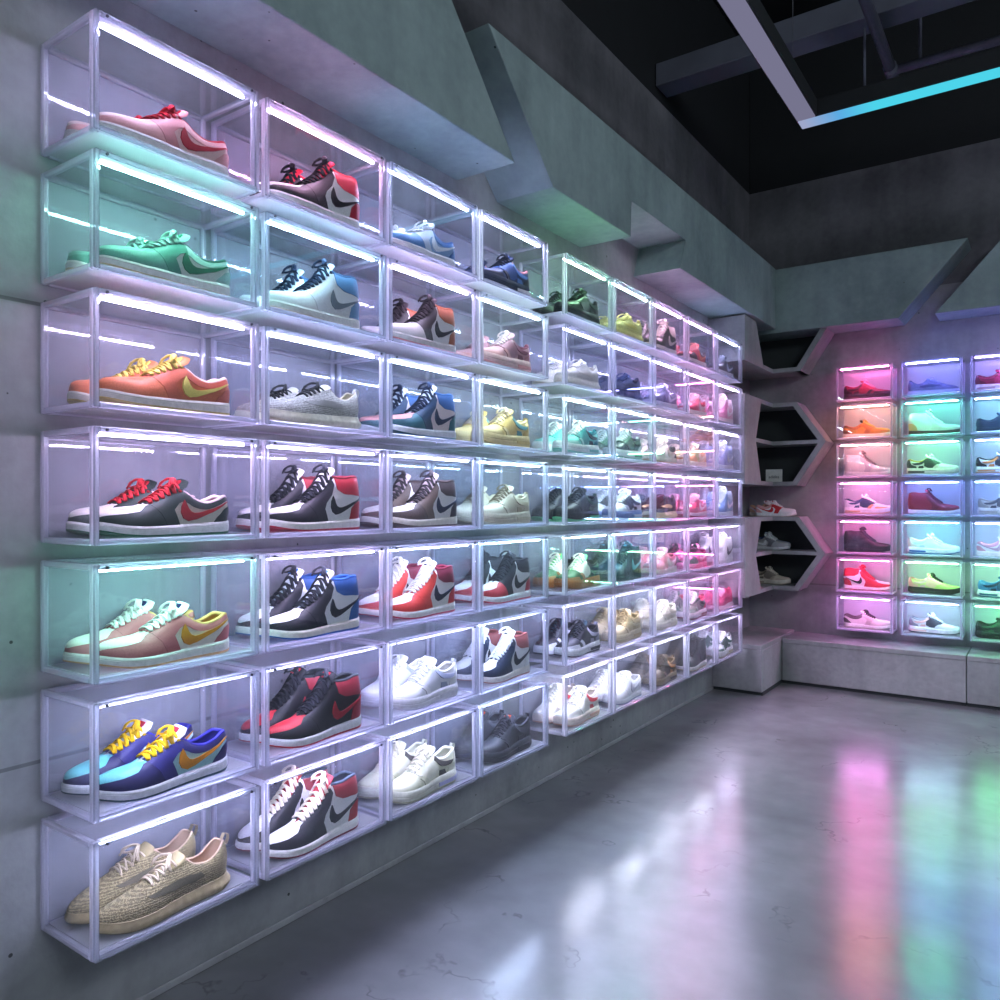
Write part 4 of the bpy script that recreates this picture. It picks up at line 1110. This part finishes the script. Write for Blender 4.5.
# ------------------------------------------------------------------ ceiling: beam, pipes, linear light
bt = struct(obj('trim_5', box_mesh((0, 3.90, 3.38), (6.0, 4.05, 3.50), .004, 1), M['darkbeam']))
pz = 3.306
pt_ = thing('ceiling_pipe', 'dark horizontal pipe hung under the black ceiling, along the end wall', 'pipe', (1.076, 4.31, pz), 0, 'ceiling pipes')
obj('tube', tube_mesh([[(0, 0, 0), (3.5, 0, 0)]], .022, 12), M['pipe'], pt_)
for x in (.127, 1.3, 2.4):
    obj('hanger_rod', tube_mesh([[(x, 0, .022), (x, 0, 1.0)]], .008, 8), M['pipe'], pt_)
pt_ = thing('ceiling_pipe', 'dark pipe running towards the beam, joined to the crosswise pipe', 'pipe', (1.076, 4.31, pz), 0, 'ceiling pipes')
obj('tube', tube_mesh([[(0, -3.6, 0), (0, 0, 0)]], .026, 12), M['pipe'], pt_)
obj('elbow', tube_mesh([[(0, -.05, 0), (0, .035, 0)]], .032, 12), M['pipe'], pt_)

LX, LY, LZ = .715, 3.93, 3.0
lt_ = thing('linear_light', 'suspended black linear light with one lavender leg and one cyan leg', 'ceiling light', (LX, LY, LZ))
w_ = .098
bm = bmesh.new()
add_box(bm, (0, -4.6, .006), (w_, 0, .085), .003, 1)
add_box(bm, (0, -.001, .006), (3.6, w_, .085), .003, 1)
obj('housing', bm_mesh(bm), M['black'], lt_)
obj('diffuser', box_mesh((.008, -4.6, 0), (w_-.008, -.004, .007)), emit('lavender_diffuser', (.36, .35, .54), .42), lt_)
m, nt, out = new_mat('cyan_diffuser')
tc = N(nt, 'ShaderNodeTexCoord'); sx = N(nt, 'ShaderNodeSeparateXYZ'); nt.links.new(tc.outputs['Object'], sx.inputs[0])
mr = N(nt, 'ShaderNodeMapRange'); mr.inputs['From Min'].default_value = .03; mr.inputs['From Max'].default_value = .34
nt.links.new(sx.outputs[0], mr.inputs[0])
rr = ramp(nt, mr.outputs[0], [(0.0, (.32, .36, .55)), (.5, (.10, .38, .72)), (1.0, (.07, .62, .78))])
e = N(nt, 'ShaderNodeEmission'); e.inputs[1].default_value = .9
nt.links.new(rr.outputs[0], e.inputs[0]); nt.links.new(e.outputs[0], out.inputs[0])
obj('diffuser', box_mesh((.008, .008, 0), (3.6, w_-.008, .007)), m, lt_)
for x, y in ((.297, .05),):
    obj('suspension_rod', tube_mesh([[(x, y, .085), (x, y, 1.3)]], .006, 8), M['pipe'], lt_)
for x, y in ((.05, -1.2), (.05, -.25), (2.2, .05)):
    obj('suspension_wire', tube_mesh([[(x, y, .085), (x, y, 1.3)]], .0016, 6), M['wire'], lt_)

# ------------------------------------------------------------------ world, camera, view
w = bpy.data.worlds.new('world'); SC.world = w; w.use_nodes = True
bg = w.node_tree.nodes['Background']
bg.inputs[0].default_value = (.47, .58, .68, 1); bg.inputs[1].default_value = .28

def added_fill_lamp(x, y, z, size, power, col, aim):  # unseen lamps added outside the frame to lift the room's brightness
    l = bpy.data.lights.new('ceiling_lamp', 'AREA'); l.shape = 'SQUARE'; l.size = size; l.energy = power; l.color = col
    o = bpy.data.objects.new('ceiling_lamp', l); link(o); o.location = (x, y, z)
    o.rotation_euler = (Vector(aim)-Vector((x, y, z))).to_track_quat('-Z', 'Y').to_euler()
    return o
added_fill_lamp(4.6, -.6, 4.1, 1.6, 82, (.80, .92, 1.0), (.5, 2.4, 1.6))
added_fill_lamp(5.2, 2.6, 4.1, 1.2, 40, (.84, .90, 1.0), (1.6, 3.6, .4))

cam = bpy.data.cameras.new('camera'); co = bpy.data.objects.new('camera', cam); link(co)
cam.sensor_width = 36; cam.lens = 28.26; cam.shift_y = .004
co.location = (1.72, 0, 1.155)
co.rotation_euler = (PI/2, 0, math.radians(35.0))
cam.clip_start = .05
SC.camera = co

vs = SC.view_settings
vs.view_transform = 'Standard'; vs.look = 'None'; vs.gamma = 1.0; vs.exposure = 0.24
vs.use_curve_mapping = False
cy = SC.cycles
cy.use_denoising = True
cy.max_bounces = 10; cy.diffuse_bounces = 4; cy.glossy_bounces = 4; cy.transmission_bounces = 4
cy.transparent_max_bounces = 48
cy.caustics_reflective = False; cy.caustics_refractive = False
cy.sample_clamp_indirect = 10.0
